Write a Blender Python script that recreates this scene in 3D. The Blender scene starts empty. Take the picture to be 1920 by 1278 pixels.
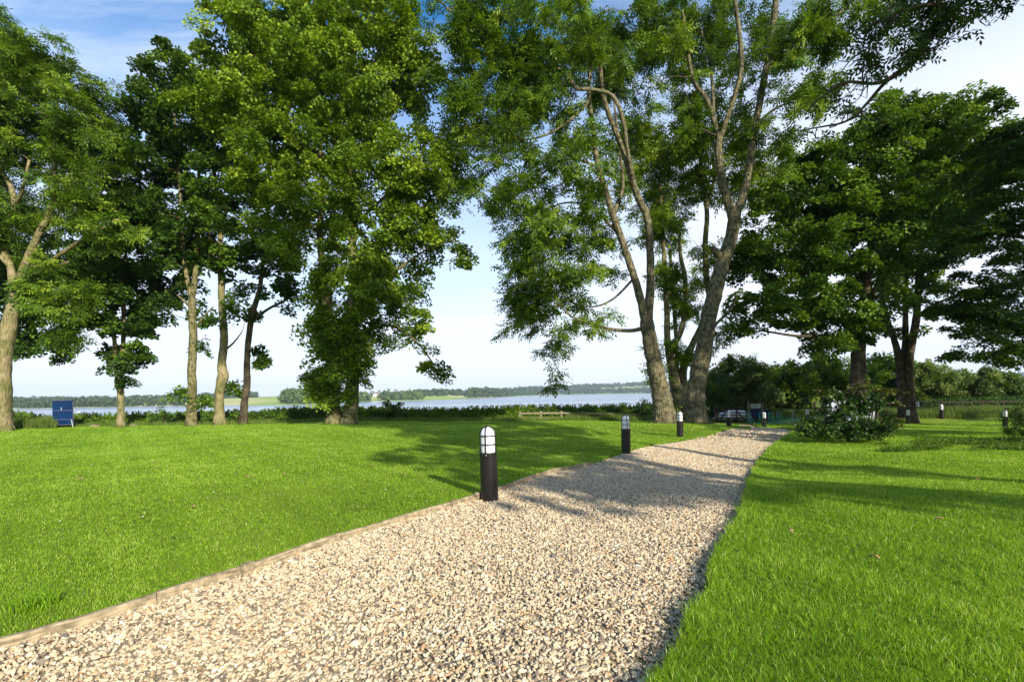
import bpy, math
import numpy as np
from mathutils import Matrix, Vector
R = math.radians
sc = bpy.context.scene
COL = sc.collection
rng = np.random.default_rng(7)

# ---------------------------------------------------------------- camera
F = 907.0; HX, HY = 960.0, 738.0; ROLL = R(1.0); CZ = 1.43
cam_d = bpy.data.cameras.new('camera'); cam = bpy.data.objects.new('camera', cam_d); COL.objects.link(cam)
cam_d.sensor_width = 36.0; cam_d.lens = 36.0 * F / 1920.0
cam_d.shift_y = (HY - 639.0) / 1920.0
cam_d.clip_start = 0.05; cam_d.clip_end = 20000
cam.matrix_world = Matrix.Translation((0, 0, CZ)) @ Matrix.Rotation(ROLL, 4, 'Y') @ Matrix.Rotation(R(90), 4, 'X')
sc.camera = cam

# ---------------------------------------------------------------- light
SUN_AZ, SUN_EL = R(31), R(24)          # azimuth: degrees to the right of straight behind the camera
sun_dir = np.array([math.sin(SUN_AZ) * math.cos(SUN_EL), -math.cos(SUN_AZ) * math.cos(SUN_EL), math.sin(SUN_EL)])
sd = bpy.data.lights.new('sun', 'SUN'); so = bpy.data.objects.new('sun', sd); COL.objects.link(so)
sd.energy = 5.0; sd.angle = R(0.55); sd.color = (1.0, 0.93, 0.80)
so.rotation_euler = Vector(-sun_dir).to_track_quat('-Z', 'Y').to_euler()

w = bpy.data.worlds.new('World'); sc.world = w; w.use_nodes = True
nt = w.node_tree; N = nt.nodes; L = nt.links
bg = N['Background']; bg.inputs['Strength'].default_value = 0.15
sky = N.new('ShaderNodeTexSky'); sky.sky_type = 'NISHITA'; sky.sun_disc = False
sky.sun_elevation = SUN_EL; sky.sun_rotation = math.atan2(sun_dir[0], sun_dir[1])
sky.air_density = 1.0; sky.dust_density = 0.3; sky.ozone_density = 3.0
tc = N.new('ShaderNodeTexCoord'); sep = N.new('ShaderNodeSeparateXYZ'); L.new(tc.outputs['Generated'], sep.inputs[0])
def mth(nt, op, a, b=None, clamp=False):
    n = nt.nodes.new('ShaderNodeMath'); n.operation = op; n.use_clamp = clamp
    for i, v in enumerate((a, b)):
        if v is None: continue
        if isinstance(v, (int, float)): n.inputs[i].default_value = v
        else: nt.links.new(v, n.inputs[i])
    return n.outputs[0]
zc = mth(nt, 'MAXIMUM', sep.outputs[2], 0.03)
zz = mth(nt, 'ADD', zc, 0.12)
cx = mth(nt, 'DIVIDE', sep.outputs[0], zz); cy = mth(nt, 'DIVIDE', sep.outputs[1], zz)
cmb = N.new('ShaderNodeCombineXYZ'); L.new(cx, cmb.inputs[0]); L.new(cy, cmb.inputs[1])
mp = N.new('ShaderNodeMapping'); L.new(cmb.outputs[0], mp.inputs[0]); mp.inputs['Rotation'].default_value = (0, 0, R(-38)); mp.inputs['Scale'].default_value = (0.55, 1.5, 1); mp.inputs['Location'].default_value = (0.35, 0.2, 0)
n1 = N.new('ShaderNodeTexNoise'); L.new(mp.outputs[0], n1.inputs['Vector']); n1.inputs['Scale'].default_value = 1.6; n1.inputs['Detail'].default_value = 12; n1.inputs['Roughness'].default_value = 0.58; n1.inputs['Distortion'].default_value = 0.6
cr = N.new('ShaderNodeMapRange'); L.new(n1.outputs[0], cr.inputs[0]); cr.inputs[1].default_value = 0.47; cr.inputs[2].default_value = 0.63; cr.inputs[3].default_value = 0.0; cr.inputs[4].default_value = 0.58
# thin veil that thickens to the horizon and to the right
hz = mth(nt, 'SUBTRACT', 1.0, mth(nt, 'POWER', mth(nt, 'DIVIDE', zc, 0.60), 1.7), True)
rt = mth(nt, 'MULTIPLY', mth(nt, 'ADD', sep.outputs[0], 0.0), 0.75, True)
n3 = N.new('ShaderNodeTexNoise'); L.new(mp.outputs[0], n3.inputs['Vector']); n3.inputs['Scale'].default_value = 0.9; n3.inputs['Detail'].default_value = 7
vv = mth(nt, 'ADD', mth(nt, 'MULTIPLY', n3.outputs[0], 0.75), 0.62)
veil = mth(nt, 'MULTIPLY', mth(nt, 'ADD', mth(nt, 'MULTIPLY', hz, 0.98), rt, True), vv, True)
cl = mth(nt, 'MAXIMUM', cr.outputs[0], veil)
cl = mth(nt, 'MULTIPLY', cl, 0.95, True)
mix = N.new('ShaderNodeMix'); mix.data_type = 'RGBA'; L.new(cl, mix.inputs['Factor']); hs = N.new('ShaderNodeHueSaturation'); hs.inputs['Saturation'].default_value = 1.32; hs.inputs['Value'].default_value = 1.0; L.new(sky.outputs[0], hs.inputs['Color']); L.new(hs.outputs[0], mix.inputs['A']); mix.inputs['B'].default_value = (4.6, 4.95, 5.5, 1)
L.new(mix.outputs['Result'], bg.inputs['Color'])

sc.view_settings.view_transform = 'Standard'; sc.view_settings.look = 'None'; sc.view_settings.gamma = 1.0
sc.view_settings.exposure = 0.65
sc.render.engine = 'CYCLES'
cy_ = sc.cycles
cy_.max_bounces = 6; cy_.diffuse_bounces = 3; cy_.glossy_bounces = 2; cy_.transmission_bounces = 4; cy_.transparent_max_bounces = 4; cy_.volume_bounces = 0
cy_.sample_clamp_indirect = 6; cy_.use_denoising = True
cy_.caustics_reflective = False; cy_.caustics_refractive = False

# ---------------------------------------------------------------- pixel helpers (source photo pixels + depth -> world point)
cR, sR = math.cos(ROLL), math.sin(ROLL)
def P(px, py, d):
    dx = (np.asarray(px, float) - HX); dy = (HY - np.asarray(py, float))
    X = dx * cR + dy * sR; Z = -dx * sR + dy * cR
    d = np.asarray(d, float)
    return np.stack(np.broadcast_arrays(X / F * d, d, CZ + Z / F * d), -1)

# ---------------------------------------------------------------- terrain shape
ctrl = [(0, 808, 24), (227, 802, 25), (415, 797.5, 26), (640, 795, 24), (860, 796, 24), (1060, 794, 24), (1245, 792, 23.5), (1305, 792, 24),
        (918, 930, 6.8), (1173, 846, 13), (1275, 819, 18.7), (1367, 806.5, 24.6), (1433, 802, 30), (1885, 799, 28), (1600, 829, 16), (1400, 865, 12), (1766, 797, 31),
        (1700, 781, 34), (1800, 774, 38), (1500, 776, 38), (1380, 795, 32), (1420, 793, 36), (300, 900, 7.9), (1800, 860, 11.4)]
cp = np.array([P(*c) for c in ctrl])
cp = np.vstack([cp, [[x, y, 0] for x in (-6, -3, 0, 3, 6) for y in (-8, 0, 3)], [[-14, 2, 0], [14, 2, 0], [-30, 20, 0.05], [45, 20, -.9], [60, 60, -2], [30, 60, -2], [-40, -30, 0], [0, -40, 0], [40, -30, 0]]])
def ground(x, y):
    x = np.asarray(x, float); y = np.asarray(y, float)
    sh = np.broadcast(x, y).shape
    xf = np.broadcast_to(x, sh).ravel(); yf = np.broadcast_to(y, sh).ravel()
    out = np.empty(xf.size)
    for s in range(0, xf.size, 50000):
        a = xf[s:s+50000, None]; b = yf[s:s+50000, None]
        q = (a - cp[:, 0]) ** 2 + (b - cp[:, 1]) ** 2
        wt = 1.0 / (q + 2.0) ** 2
        out[s:s+50000] = (wt * cp[:, 2]).sum(1) / wt.sum(1)
    return out.reshape(sh)
def ss(t): t = np.clip(t, 0, 1); return t * t * (3 - 2 * t)
WZ = -8.0
u_sh = np.array([-1500, -300, 20, 300, 385, 480, 600, 700, 760, 840, 905, 960, 1040, 1200, 1400, 1600, 3500])
y_sh = np.array([766 + 22, 766 + 6, 766, 761, 760.5, 760, 757.5, 752, 751, 749, 746, 743, 740, 737.3, 736, 735, 700])
D_sh = np.clip((CZ - WZ) * F / np.maximum(y_sh - HY + sR * (u_sh - HX), 3.2), 400, 2700)
D_sh[0:2] = 800; D_sh[-2:] = 2300
u_tp = np.array([-1500, 20, 200, 300, 385, 480, 560, 610, 690, 760, 905, 960, 1000, 1050, 1100, 1210, 1400, 1600, 1750, 1920, 3500])
y_tp = np.array([790, 757, 757, 756, 750, 747, 741, 738, 740, 740, 739, 735, 732, 729, 726, 722, 718, 712, 705, 706, 690])
W_tp = 700.0
Z_tp = CZ + (np.interp(u_tp, u_sh, D_sh) + W_tp) * np.maximum(HY - y_tp - sR * (u_tp - HX), 1) / F
def terrain(x, y):
    z0 = ground(x, y)
    yy = np.maximum(y, 1.0)
    u = np.clip(x / yy * F + HX, -1400, 3400); u = np.where(y < 5, np.where(x < 0, -1400, 3400), u)
    d = np.maximum(y, 0) + 0.12 * np.abs(x)
    right = ss((u - 1225) / 70.0)
    edge = 27.5
    drop = ss((d - edge) / 60.0) * 11.5
    drop = drop * (1 - right) + right * ss((d - 70) / 300.0) * 2.0
    z = z0 - drop
    Ds = np.interp(u, u_sh, D_sh); Zt = np.interp(u, u_tp, Z_tp)
    bumps = 2.5 * np.sin(x / 90.0 + 1.3) * np.sin(y / 130.0) 
    rise = WZ + (Zt - WZ + bumps) * ss((y - Ds) / W_tp) + np.clip((y - Ds) / 60.0, -3, 1) * .8
    far = (y > Ds - 200)
    z = np.where(far, np.maximum(z, rise), z)
    return z
def ground_at(px, py):
    d = 3.0
    lo, hi = 1.0, 60.0
    for d in np.linspace(1.5, 60, 1200):
        p = P(px, py, d)
        if p[2] < ground(p[0], p[1]): return p[0], p[1]
    return p[0], p[1]

# path edges as x(y)
le = [(-420, 1330), (0, 1205), (270, 1128), (480, 1056), (700, 982), (895, 930), (960, 908), (1075, 872), (1172, 847), (1275, 820), (1367, 808), (1433, 803.5)]
re_ = [(1190, 1370), (1232, 1278), (1272, 1200), (1322, 1100), (1345, 1025), (1388, 960), (1402, 900), (1418, 865), (1442, 840), (1470, 818), (1502, 806)]
LE = np.array([ground_at(*p) for p in le]); RE = np.array([ground_at(*p) for p in re_])
LE = np.vstack([[LE[0, 0] - 1.6, LE[0, 1] - 1.9], LE, [LE[-1, 0] + 3.2, 36]]); RE = np.vstack([[RE[0, 0] - .9, LE[0, 1]], RE, [RE[-1, 0] + 3.5, 36]])
_yg = np.linspace(LE[0, 1], 36, 900)
def _smooth(E, k):
    w_ = k * np.maximum(_yg, 1.5)
    return np.mean([np.interp(np.clip(_yg + t * w_, E[0, 1], 36), E[:, 1], E[:, 0]) - np.interp(_yg, E[:, 1], E[:, 0]) * 0 for t in np.linspace(-1, 1, 31)], axis=0)
_xl = _smooth(LE, .20); _xr = _smooth(RE, .09)
def xl(y): return np.interp(y, _yg, _xl)
def xr(y): return np.interp(y, _yg, _xr) + .022 * np.sin(y * 5.3 + 2 * np.sin(y * 2.1)) + .016 * np.sin(y * 19 + 3 * np.sin(y * 4.7)) + .010 * np.sin(y * 47 + 2 * np.sin(y * 11))
YP0, YP1 = LE[0, 1], 32.0
def in_path(x, y): return (y > YP0) & (y < YP1) & (x > xl(y)) & (x < xr(y))

# ---------------------------------------------------------------- mesh helpers
def tag(o, label=None, cat=None, group=None, kind=None):
    if label: o['label'] = label
    if cat: o['category'] = cat
    if group: o['group'] = group
    if kind: o['kind'] = kind
    return o
def empty(name, loc, rz=0):
    o = bpy.data.objects.new(name, None); COL.objects.link(o); o.location = loc; o.rotation_euler = (0, 0, rz); return o
def np_mesh(name, V, faces_flat, sizes, mat, parent=None, fattr=None, smooth=False, loc=None):
    me = bpy.data.meshes.new(name)
    V = np.asarray(V, np.float32); faces_flat = np.asarray(faces_flat, np.int32); sizes = np.asarray(sizes, np.int32)
    if loc is not None: V = V - np.asarray(loc, np.float32)
    me.vertices.add(len(V)); me.vertices.foreach_set('co', V.ravel())
    me.loops.add(len(faces_flat)); me.loops.foreach_set('vertex_index', faces_flat)
    me.polygons.add(len(sizes)); st = np.concatenate([[0], np.cumsum(sizes)[:-1]]).astype(np.int32)
    me.polygons.foreach_set('loop_start', st)
    try: me.polygons.foreach_set('loop_total', sizes)
    except Exception: pass
    me.polygons.foreach_set('use_smooth', np.full(len(sizes), smooth, bool))
    if fattr is not None:
        a = me.attributes.new('rnd', 'FLOAT', 'FACE'); a.data.foreach_set('value', np.asarray(fattr, np.float32))
    me.update(calc_edges=True)
    me.materials.append(mat)
    o = bpy.data.objects.new(name, me); COL.objects.link(o)
    if parent is not None: o.parent = parent
    if loc is not None and parent is None: o.location = loc
    return o
class MB:
    """collects simple shapes into one mesh"""
    def __init__(s): s.v = []; s.f = []; s.n = 0
    def add(s, V, Fc):
        s.v += [tuple(map(float, p)) for p in V]; s.f += [tuple(int(i) + s.n for i in f) for f in Fc]; s.n += len(V)
    def box(s, c, size, M=None):
        c = np.array(c, float); h = np.array(size, float) / 2
        V = np.array([[i, j, k] for i in (-1, 1) for j in (-1, 1) for k in (-1, 1)], float) * h
        if M is not None: V = V @ np.array(M).T
        s.add(V + c, [(0, 1, 3, 2), (4, 6, 7, 5), (0, 4, 5, 1), (2, 3, 7, 6), (0, 2, 6, 4), (1, 5, 7, 3)])
    def bar(s, a, b, w, h):
        a = np.array(a, float); b = np.array(b, float); t = b - a; ln = np.linalg.norm(t); t /= ln
        ref = np.array([0, 0, 1.0]) if abs(t[2]) < .9 else np.array([1.0, 0, 0])
        u = np.cross(ref, t); u /= np.linalg.norm(u); v = np.cross(t, u)
        s.box((a + b) / 2, (ln, w, h), np.stack([t, u, v], 1))
    def tube(s, pts, rad, n=8, cap=True):
        pts = np.array(pts, float); rad = np.broadcast_to(rad, (len(pts),)); V = []; m = len(pts)
        T = np.gradient(pts, axis=0); T /= np.linalg.norm(T, axis=1)[:, None]
        ref = np.array([0, 1.0, 0.13]) if abs(T[:, 1]).mean() < .7 else np.array([1.0, 0, .1])
        for p, t, r in zip(pts, T, rad):
            u = np.cross(ref, t); u /= np.linalg.norm(u); v = np.cross(t, u)
            for k in range(n):
                a = 2 * math.pi * k / n; V.append(p + r * (math.cos(a) * u + math.sin(a) * v))
        Fc = [(i * n + k, i * n + (k + 1) % n, (i + 1) * n + (k + 1) % n, (i + 1) * n + k) for i in range(m - 1) for k in range(n)]
        if cap: Fc += [tuple(range(n))[::-1], tuple((m - 1) * n + k for k in range(n))]
        s.add(V, Fc)
    def lathe(s, prof, n=28, c=(0, 0, 0)):
        V = [(c[0] + r * math.cos(2 * math.pi * k / n), c[1] + r * math.sin(2 * math.pi * k / n), c[2] + z) for r, z in prof for k in range(n)]
        Fc = [(i * n + k, i * n + (k + 1) % n, (i + 1) * n + (k + 1) % n, (i + 1) * n + k) for i in range(len(prof) - 1) for k in range(n)]
        Fc += [tuple(range(n))[::-1], tuple((len(prof) - 1) * n + k for k in range(n))]
        s.add(V, Fc)
    def build(s, name, mat, parent=None, smooth=False, bevel=0):
        me = bpy.data.meshes.new(name); me.from_pydata(s.v, [], s.f); me.materials.append(mat)
        me.polygons.foreach_set('use_smooth', np.full(len(me.polygons), smooth, bool)); me.update()
        o = bpy.data.objects.new(name, me); COL.objects.link(o)
        if parent is not None: o.parent = parent
        if bevel:
            b = o.modifiers.new('bevel', 'BEVEL'); b.width = bevel; b.segments = 2; b.limit_method = 'ANGLE'
        return o

# ---------------------------------------------------------------- materials
def mat(name, col, rough=.7, spec=.3, metal=0, trans=0, noise=None, bump=None, ramp=None, attr=False):
    """col: base colour; noise=(scale, colour2, detail); bump=(scale, strength, zstretch); attr: vary by the 'rnd' attribute through ramp"""
    m = bpy.data.materials.new(name); m.use_nodes = True; nt = m.node_tree; N = nt.nodes; L = nt.links
    b = N['Principled BSDF']; b.inputs['Base Color'].default_value = (*col, 1); b.inputs['Roughness'].default_value = rough
    b.inputs['Specular IOR Level'].default_value = spec; b.inputs['Metallic'].default_value = metal
    tcn = N.new('ShaderNodeTexCoord'); csock = None
    if ramp:
        at = N.new('ShaderNodeAttribute'); at.attribute_name = 'rnd'
        rp = N.new('ShaderNodeValToRGB'); e = rp.color_ramp.elements
        for i, (p, c) in enumerate(ramp):
            el = e[i] if i < 2 else e.new(p)
            el.position = p; el.color = (*c, 1)
        L.new(at.outputs['Fac'], rp.inputs[0]); csock = rp.outputs[0]
    if noise:
        nz = N.new('ShaderNodeTexNoise'); nz.inputs['Scale'].default_value = noise[0]; nz.inputs['Detail'].default_value = noise[2]
        L.new(tcn.outputs['Object'], nz.inputs['Vector'])
        mr = N.new('ShaderNodeMapRange'); mr.inputs[1].default_value = .38; mr.inputs[2].default_value = .62; L.new(nz.outputs[0], mr.inputs[0])
        mx = N.new('ShaderNodeMix'); mx.data_type = 'RGBA'; L.new(mr.outputs[0], mx.inputs['Factor'])
        mx.inputs['A'].default_value = (*col, 1); mx.inputs['B'].default_value = (*noise[1], 1)
        if csock is not None: L.new(csock, mx.inputs['A'])
        csock = mx.outputs['Result']
    if csock is not None: L.new(csock, b.inputs['Base Color'])
    if bump:
        mp = N.new('ShaderNodeMapping'); L.new(tcn.outputs['Object'], mp.inputs[0]); mp.inputs['Scale'].default_value = (1, 1, bump[2])
        nb = N.new('ShaderNodeTexNoise'); nb.inputs['Scale'].default_value = bump[0]; nb.inputs['Detail'].default_value = 5; L.new(mp.outputs[0], nb.inputs['Vector'])
        bp = N.new('ShaderNodeBump'); bp.inputs['Strength'].default_value = bump[1]; bp.inputs['Distance'].default_value = bump[3] if len(bump) > 3 else .03
        if bump[2] != 1 and csock is not None:
            m2 = N.new('ShaderNodeMapRange'); m2.inputs[1].default_value = .36; m2.inputs[2].default_value = .52; m2.inputs[3].default_value = .62; m2.inputs[4].default_value = 1.1; L.new(nb.outputs[0], m2.inputs[0])
            vm = N.new('ShaderNodeVectorMath'); vm.operation = 'SCALE'; L.new(csock, vm.inputs[0]); L.new(m2.outputs[0], vm.inputs['Scale']); L.new(vm.outputs[0], b.inputs['Base Color'])
        L.new(nb.outputs[0], bp.inputs['Height']); L.new(bp.outputs[0], b.inputs['Normal'])
    if trans:
        out = N['Material Output']; t = N.new('ShaderNodeBsdfTranslucent'); ms = N.new('ShaderNodeMixShader'); ms.inputs[0].default_value = trans
        if csock is not None:
            gm = N.new('ShaderNodeMix'); gm.data_type = 'RGBA'; gm.blend_type = 'MULTIPLY'; gm.inputs['Factor'].default_value = 1
            L.new(csock, gm.inputs['A']); gm.inputs['B'].default_value = (1.5, 1.45, .55, 1); L.new(gm.outputs['Result'], t.inputs[0])
        else: t.inputs[0].default_value = (*col, 1)
        L.new(b.outputs[0], ms.inputs[1]); L.new(t.outputs[0], ms.inputs[2]); L.new(ms.outputs[0], out.inputs[0])
    return m
def leafmat(name, a, b, c=None, rough=.5, spec=.25, trans=.3):
    return mat(name, a, rough, spec, trans=trans, ramp=[(0, a), (1, b)] if c is None else [(0, a), (1, c), (.6, b)])
L_ASH = leafmat('ash_leaf', (.036, .080, .007), (.105, .195, .012), (.24, .33, .025))
L_SYC = leafmat('sycamore_leaf', (.030, .070, .008), (.088, .175, .013), (.19, .29, .022))
L_BRI = leafmat('bright_leaf', (.052, .105, .008), (.16, .26, .013), (.34, .44, .04))
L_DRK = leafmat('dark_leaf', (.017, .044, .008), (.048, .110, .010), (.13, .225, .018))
L_HDG = leafmat('hedge_leaf', (.040, .085, .008), (.13, .225, .016), (.26, .35, .035))
L_WIL = leafmat('pale_leaf', (.055, .10, .020), (.14, .21, .045), (.28, .34, .11))
L_SHR = leafmat('shrub_leaf', (.014, .040, .010), (.036, .088, .014), (.085, .15, .02), rough=.4, spec=.3, trans=.25)
L_RED = leafmat('young_leaf', (.045, .06, .014), (.10, .10, .025), (.14, .19, .03))
M_GRASS = leafmat('grass_blade', (.09, .175, .008), (.235, .415, .016), (.54, .61, .14), rough=.4, spec=.35, trans=.42)
M_LONG = leafmat('long_grass', (.07, .12, .02), (.14, .20, .03), (.26, .30, .09), trans=.3)
BARK = mat('bark', (.075, .065, .035), .9, .1, noise=(6, (.20, .175, .10), 9), bump=(16, 1, .18, .12))
BARK_G = mat('mossy_bark', (.09, .09, .032), .9, .1, noise=(5, (.22, .19, .10), 9), bump=(16, 1, .2, .09))
BARK_P = mat('pale_bark', (.27, .22, .12), .9, .1, noise=(2.6, (.14, .14, .05), 9), bump=(14, 1, .3, .07))
BARK_D = mat('dark_bark', (.055, .045, .03), .9, .1, noise=(3, (.11, .085, .05), 6), bump=(16, 1, .2, .09))
WOOD = mat('fence_wood', (.27, .225, .14), .8, .15, noise=(6, (.19, .16, .10), 5), bump=(30, .4, .3, .01))
WOOD_D = mat('dark_wood', (.06, .045, .032), .8, .15, noise=(6, (.035, .028, .022), 5))
EDGE = mat('edging_wood', (.40, .32, .20), .85, .15, noise=(16, (.24, .19, .115), 9), bump=(7, .9, 9, .012))
BLACK = mat('black_paint', (.009, .008, .008), .32, .4, noise=(26, (.015, .013, .012), 8), bump=(60, .12, 1, .004))
BLACK2 = mat('black_cage', (.012, .012, .013), .35, .5)
WHITE = mat('frosted_lamp', (.80, .80, .78), .25, .5)
BLUE = mat('blue_paint', (.003, .030, .105), .5, .2, noise=(2.5, (.004, .022, .075), 4))
BLUE2 = mat('blue_batten', (.10, .10, .18), .6, .3)
TEAL = mat('teal_paint', (.04, .40, .36), .5, .4)
WHT = mat('white_paint', (.44, .47, .54), .5, .3, noise=(4, (.36, .39, .46), 4))
GREYP = mat('grey_panel', (.42, .45, .42), .5, .3, noise=(9, (.30, .33, .30), 5))
GLASSD = mat('dark_window', (.02, .025, .03), .1, .6)
LEAFD = mat('dead_leaf', (.42, .30, .14), .8, .1, noise=(30, (.26, .16, .08), 4))

# ---------------------------------------------------------------- ground
def build_ground():
    ang = np.concatenate([np.linspace(-180, -62, 60)[:-1], np.linspace(-62, 62, 560), np.linspace(62, 180, 60)[1:]])
    rad = np.concatenate([[0.0], np.geomspace(.6, 60, 300), np.geomspace(60, 4900, 170)[1:]])
    A, Rr = np.meshgrid(np.radians(ang), rad)
    X = np.sin(A) * Rr; Y = np.cos(A) * Rr
    Z = terrain(X, Y)
    ip = in_path(X, Y)
    Z = Z - np.where(ip, .15, 0)
    Z += np.where((np.hypot(X, Y) < 60), .012 * np.sin(X * 2.1 + 1) * np.sin(Y * 1.7), 0)
    V = np.stack([X, Y, Z], -1).reshape(-1, 3)
    nr, na = len(rad), len(ang)
    i, j = np.meshgrid(np.arange(nr - 1), np.arange(na - 1), indexing='ij')
    a = i * na + j
    Fq = np.stack([a, a + 1, a + na + 1, a + na], -1).reshape(-1, 4)[:, ::-1]
    m = bpy.data.materials.new('ground'); m.use_nodes = True; nt = m.node_tree; N = nt.nodes; L = nt.links; b = N['Principled BSDF']
    b.inputs['Roughness'].default_value = .9; b.inputs['Specular IOR Level'].default_value = .1
    g = N.new('ShaderNodeNewGeometry')
    def nz(scale, det, a0, a1):
        n = N.new('ShaderNodeTexNoise'); L.new(g.outputs['Position'], n.inputs['Vector']); n.inputs['Scale'].default_value = scale; n.inputs['Detail'].default_value = det
        r = N.new('ShaderNodeMapRange'); L.new(n.outputs[0], r.inputs[0]); r.inputs[1].default_value = a0; r.inputs[2].default_value = a1; return r.outputs[0]
    def mixc(f, A_, B_):
        x = N.new('ShaderNodeMix'); x.data_type = 'RGBA'; L.new(f, x.inputs['Factor'])
        for k, v in (('A', A_), ('B', B_)):
            if isinstance(v, tuple): x.inputs[k].default_value = (*v, 1)
            else: L.new(v, x.inputs[k])
        return x.outputs['Result']
    near = mixc(nz(9, 6, .35, .65), (.065, .11, .010), (.15, .22, .014))
    near = mixc(nz(.5, 3, .4, .7), near, (.19, .24, .03))
    vo = N.new('ShaderNodeTexVoronoi'); vo.inputs['Scale'].default_value = .0042; L.new(g.outputs['Position'], vo.inputs['Vector'])
    rp = N.new('ShaderNodeValToRGB'); s2 = N.new('ShaderNodeSeparateColor'); L.new(vo.outputs['Color'], s2.inputs[0]); L.new(s2.outputs[0], rp.inputs[0])
    rp.color_ramp.interpolation = 'CONSTANT'; el = rp.color_ramp.elements
    el[0].position = 0; el[0].color = (.30, .40, .09, 1); el[1].position = .35; el[1].color = (.46, .46, .17, 1)
    e = el.new(.6); e.color = (.52, .46, .22, 1); e = el.new(.8); e.color = (.16, .25, .06, 1)
    sp = N.new('ShaderNodeSeparateXYZ'); L.new(g.outputs['Position'], sp.inputs[0])
    fr = N.new('ShaderNodeMapRange'); L.new(sp.outputs[1], fr.inputs[0]); fr.inputs[1].default_value = 100; fr.inputs[2].default_value = 400
    col = mixc(fr.outputs[0], near, rp.outputs[0])
    L.new(col, b.inputs['Base Color'])
    np_mesh('ground', V, Fq.ravel(), np.full(len(Fq), 4), m, smooth=True)['kind'] = 'structure'
build_ground()

# water
def build_water():
    m = bpy.data.materials.new('water'); m.use_nodes = True; nt = m.node_tree; N = nt.nodes; L = nt.links; b = N['Principled BSDF']
    b.inputs['Base Color'].default_value = (.20, .25, .33, 1); b.inputs['Roughness'].default_value = .22; b.inputs['IOR'].default_value = 1.33; b.inputs['Specular IOR Level'].default_value = .6
    g = N.new('ShaderNodeNewGeometry'); mp = N.new('ShaderNodeMapping'); L.new(g.outputs['Position'], mp.inputs[0]); mp.inputs['Scale'].default_value = (.15, 1, 1)
    n = N.new('ShaderNodeTexNoise'); L.new(mp.outputs[0], n.inputs['Vector']); n.inputs['Scale'].default_value = .25; n.inputs['Detail'].default_value = 8; n.inputs['Roughness'].default_value = .65
    bp = N.new('ShaderNodeBump'); bp.inputs['Strength'].default_value = .25; bp.inputs['Distance'].default_value = .35; L.new(n.outputs[0], bp.inputs['Height']); L.new(bp.outputs[0], b.inputs['Normal'])
    n2 = N.new('ShaderNodeTexNoise'); mp2 = N.new('ShaderNodeMapping'); L.new(g.outputs['Position'], mp2.inputs[0]); mp2.inputs['Scale'].default_value = (.1, 1, 1); L.new(mp2.outputs[0], n2.inputs['Vector']); n2.inputs['Scale'].default_value = .012; n2.inputs['Detail'].default_value = 5
    mr = N.new('ShaderNodeMapRange'); L.new(n2.outputs[0], mr.inputs[0]); mr.inputs[1].default_value = .4; mr.inputs[2].default_value = .6; mr.inputs[3].default_value = .14; mr.inputs[4].default_value = .34; L.new(mr.outputs[0], b.inputs['Roughness'])
    V = [(-3400, 45, WZ), (3000, 45, WZ), (2600, 3600, WZ), (-3400, 3200, WZ)]
    np_mesh('water', V, [0, 1, 2, 3], [4], m)['kind'] = 'structure'
build_water()

# path sheet + gravel
def build_path():
    ys = np.concatenate([np.linspace(YP0 + .05, 8, 90), np.linspace(8, YP1 - .1, 90)[1:]]); K = 14; V = []
    for y in ys:
        a, b = xl(y) + .0, xr(y) - .0
        for k in range(K): V.append((a + (b - a) * k / (K - 1), y))
    V = np.array(V); Z = ground(V[:, 0], V[:, 1]) - .055 - np.exp(-np.maximum(xr(V[:, 1]) - V[:, 0], 0) / .16) * .06
    V = np.column_stack([V, Z]); n = len(ys)
    i, j = np.meshgrid(np.arange(n - 1), np.arange(K - 1), indexing='ij'); a = (i * K + j)
    Fq = np.stack([a, a + 1, a + K + 1, a + K], -1).reshape(-1, 4)
    m = mat('path_base', (.30, .235, .15), .95, .05, noise=(45, (.40, .32, .21), 6), bump=(60, .8, 1, .02))
    np_mesh('path', V, Fq.ravel(), np.full(len(Fq), 4), m, smooth=True)['kind'] = 'structure'
build_path()

t_ = (1 + 5 ** .5) / 2
ICO = np.array([(-1, t_, 0), (1, t_, 0), (-1, -t_, 0), (1, -t_, 0), (0, -1, t_), (0, 1, t_), (0, -1, -t_), (0, 1, -t_), (t_, 0, -1), (t_, 0, 1), (-t_, 0, -1), (-t_, 0, 1)], float) / math.sqrt(1 + t_ * t_)
ICF = np.array([(0, 11, 5), (0, 5, 1), (0, 1, 7), (0, 7, 10), (0, 10, 11), (1, 5, 9), (5, 11, 4), (11, 10, 2), (10, 7, 6), (7, 1, 8), (3, 9, 4), (3, 4, 2), (3, 2, 6), (3, 6, 8), (3, 8, 9), (4, 9, 5), (2, 4, 11), (6, 2, 10), (8, 6, 7), (9, 8, 1)])
def rand_rot(n, r=rng):
    q = r.normal(size=(n, 4)); q /= np.linalg.norm(q, axis=1)[:, None]; a, b, c, d = q.T
    return np.stack([np.stack([1 - 2 * (c * c + d * d), 2 * (b * c - a * d), 2 * (b * d + a * c)], -1), np.stack([2 * (b * c + a * d), 1 - 2 * (b * b + d * d), 2 * (c * d - a * b)], -1), np.stack([2 * (b * d - a * c), 2 * (c * d + a * b), 1 - 2 * (b * b + c * c)], -1)], 1)
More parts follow.
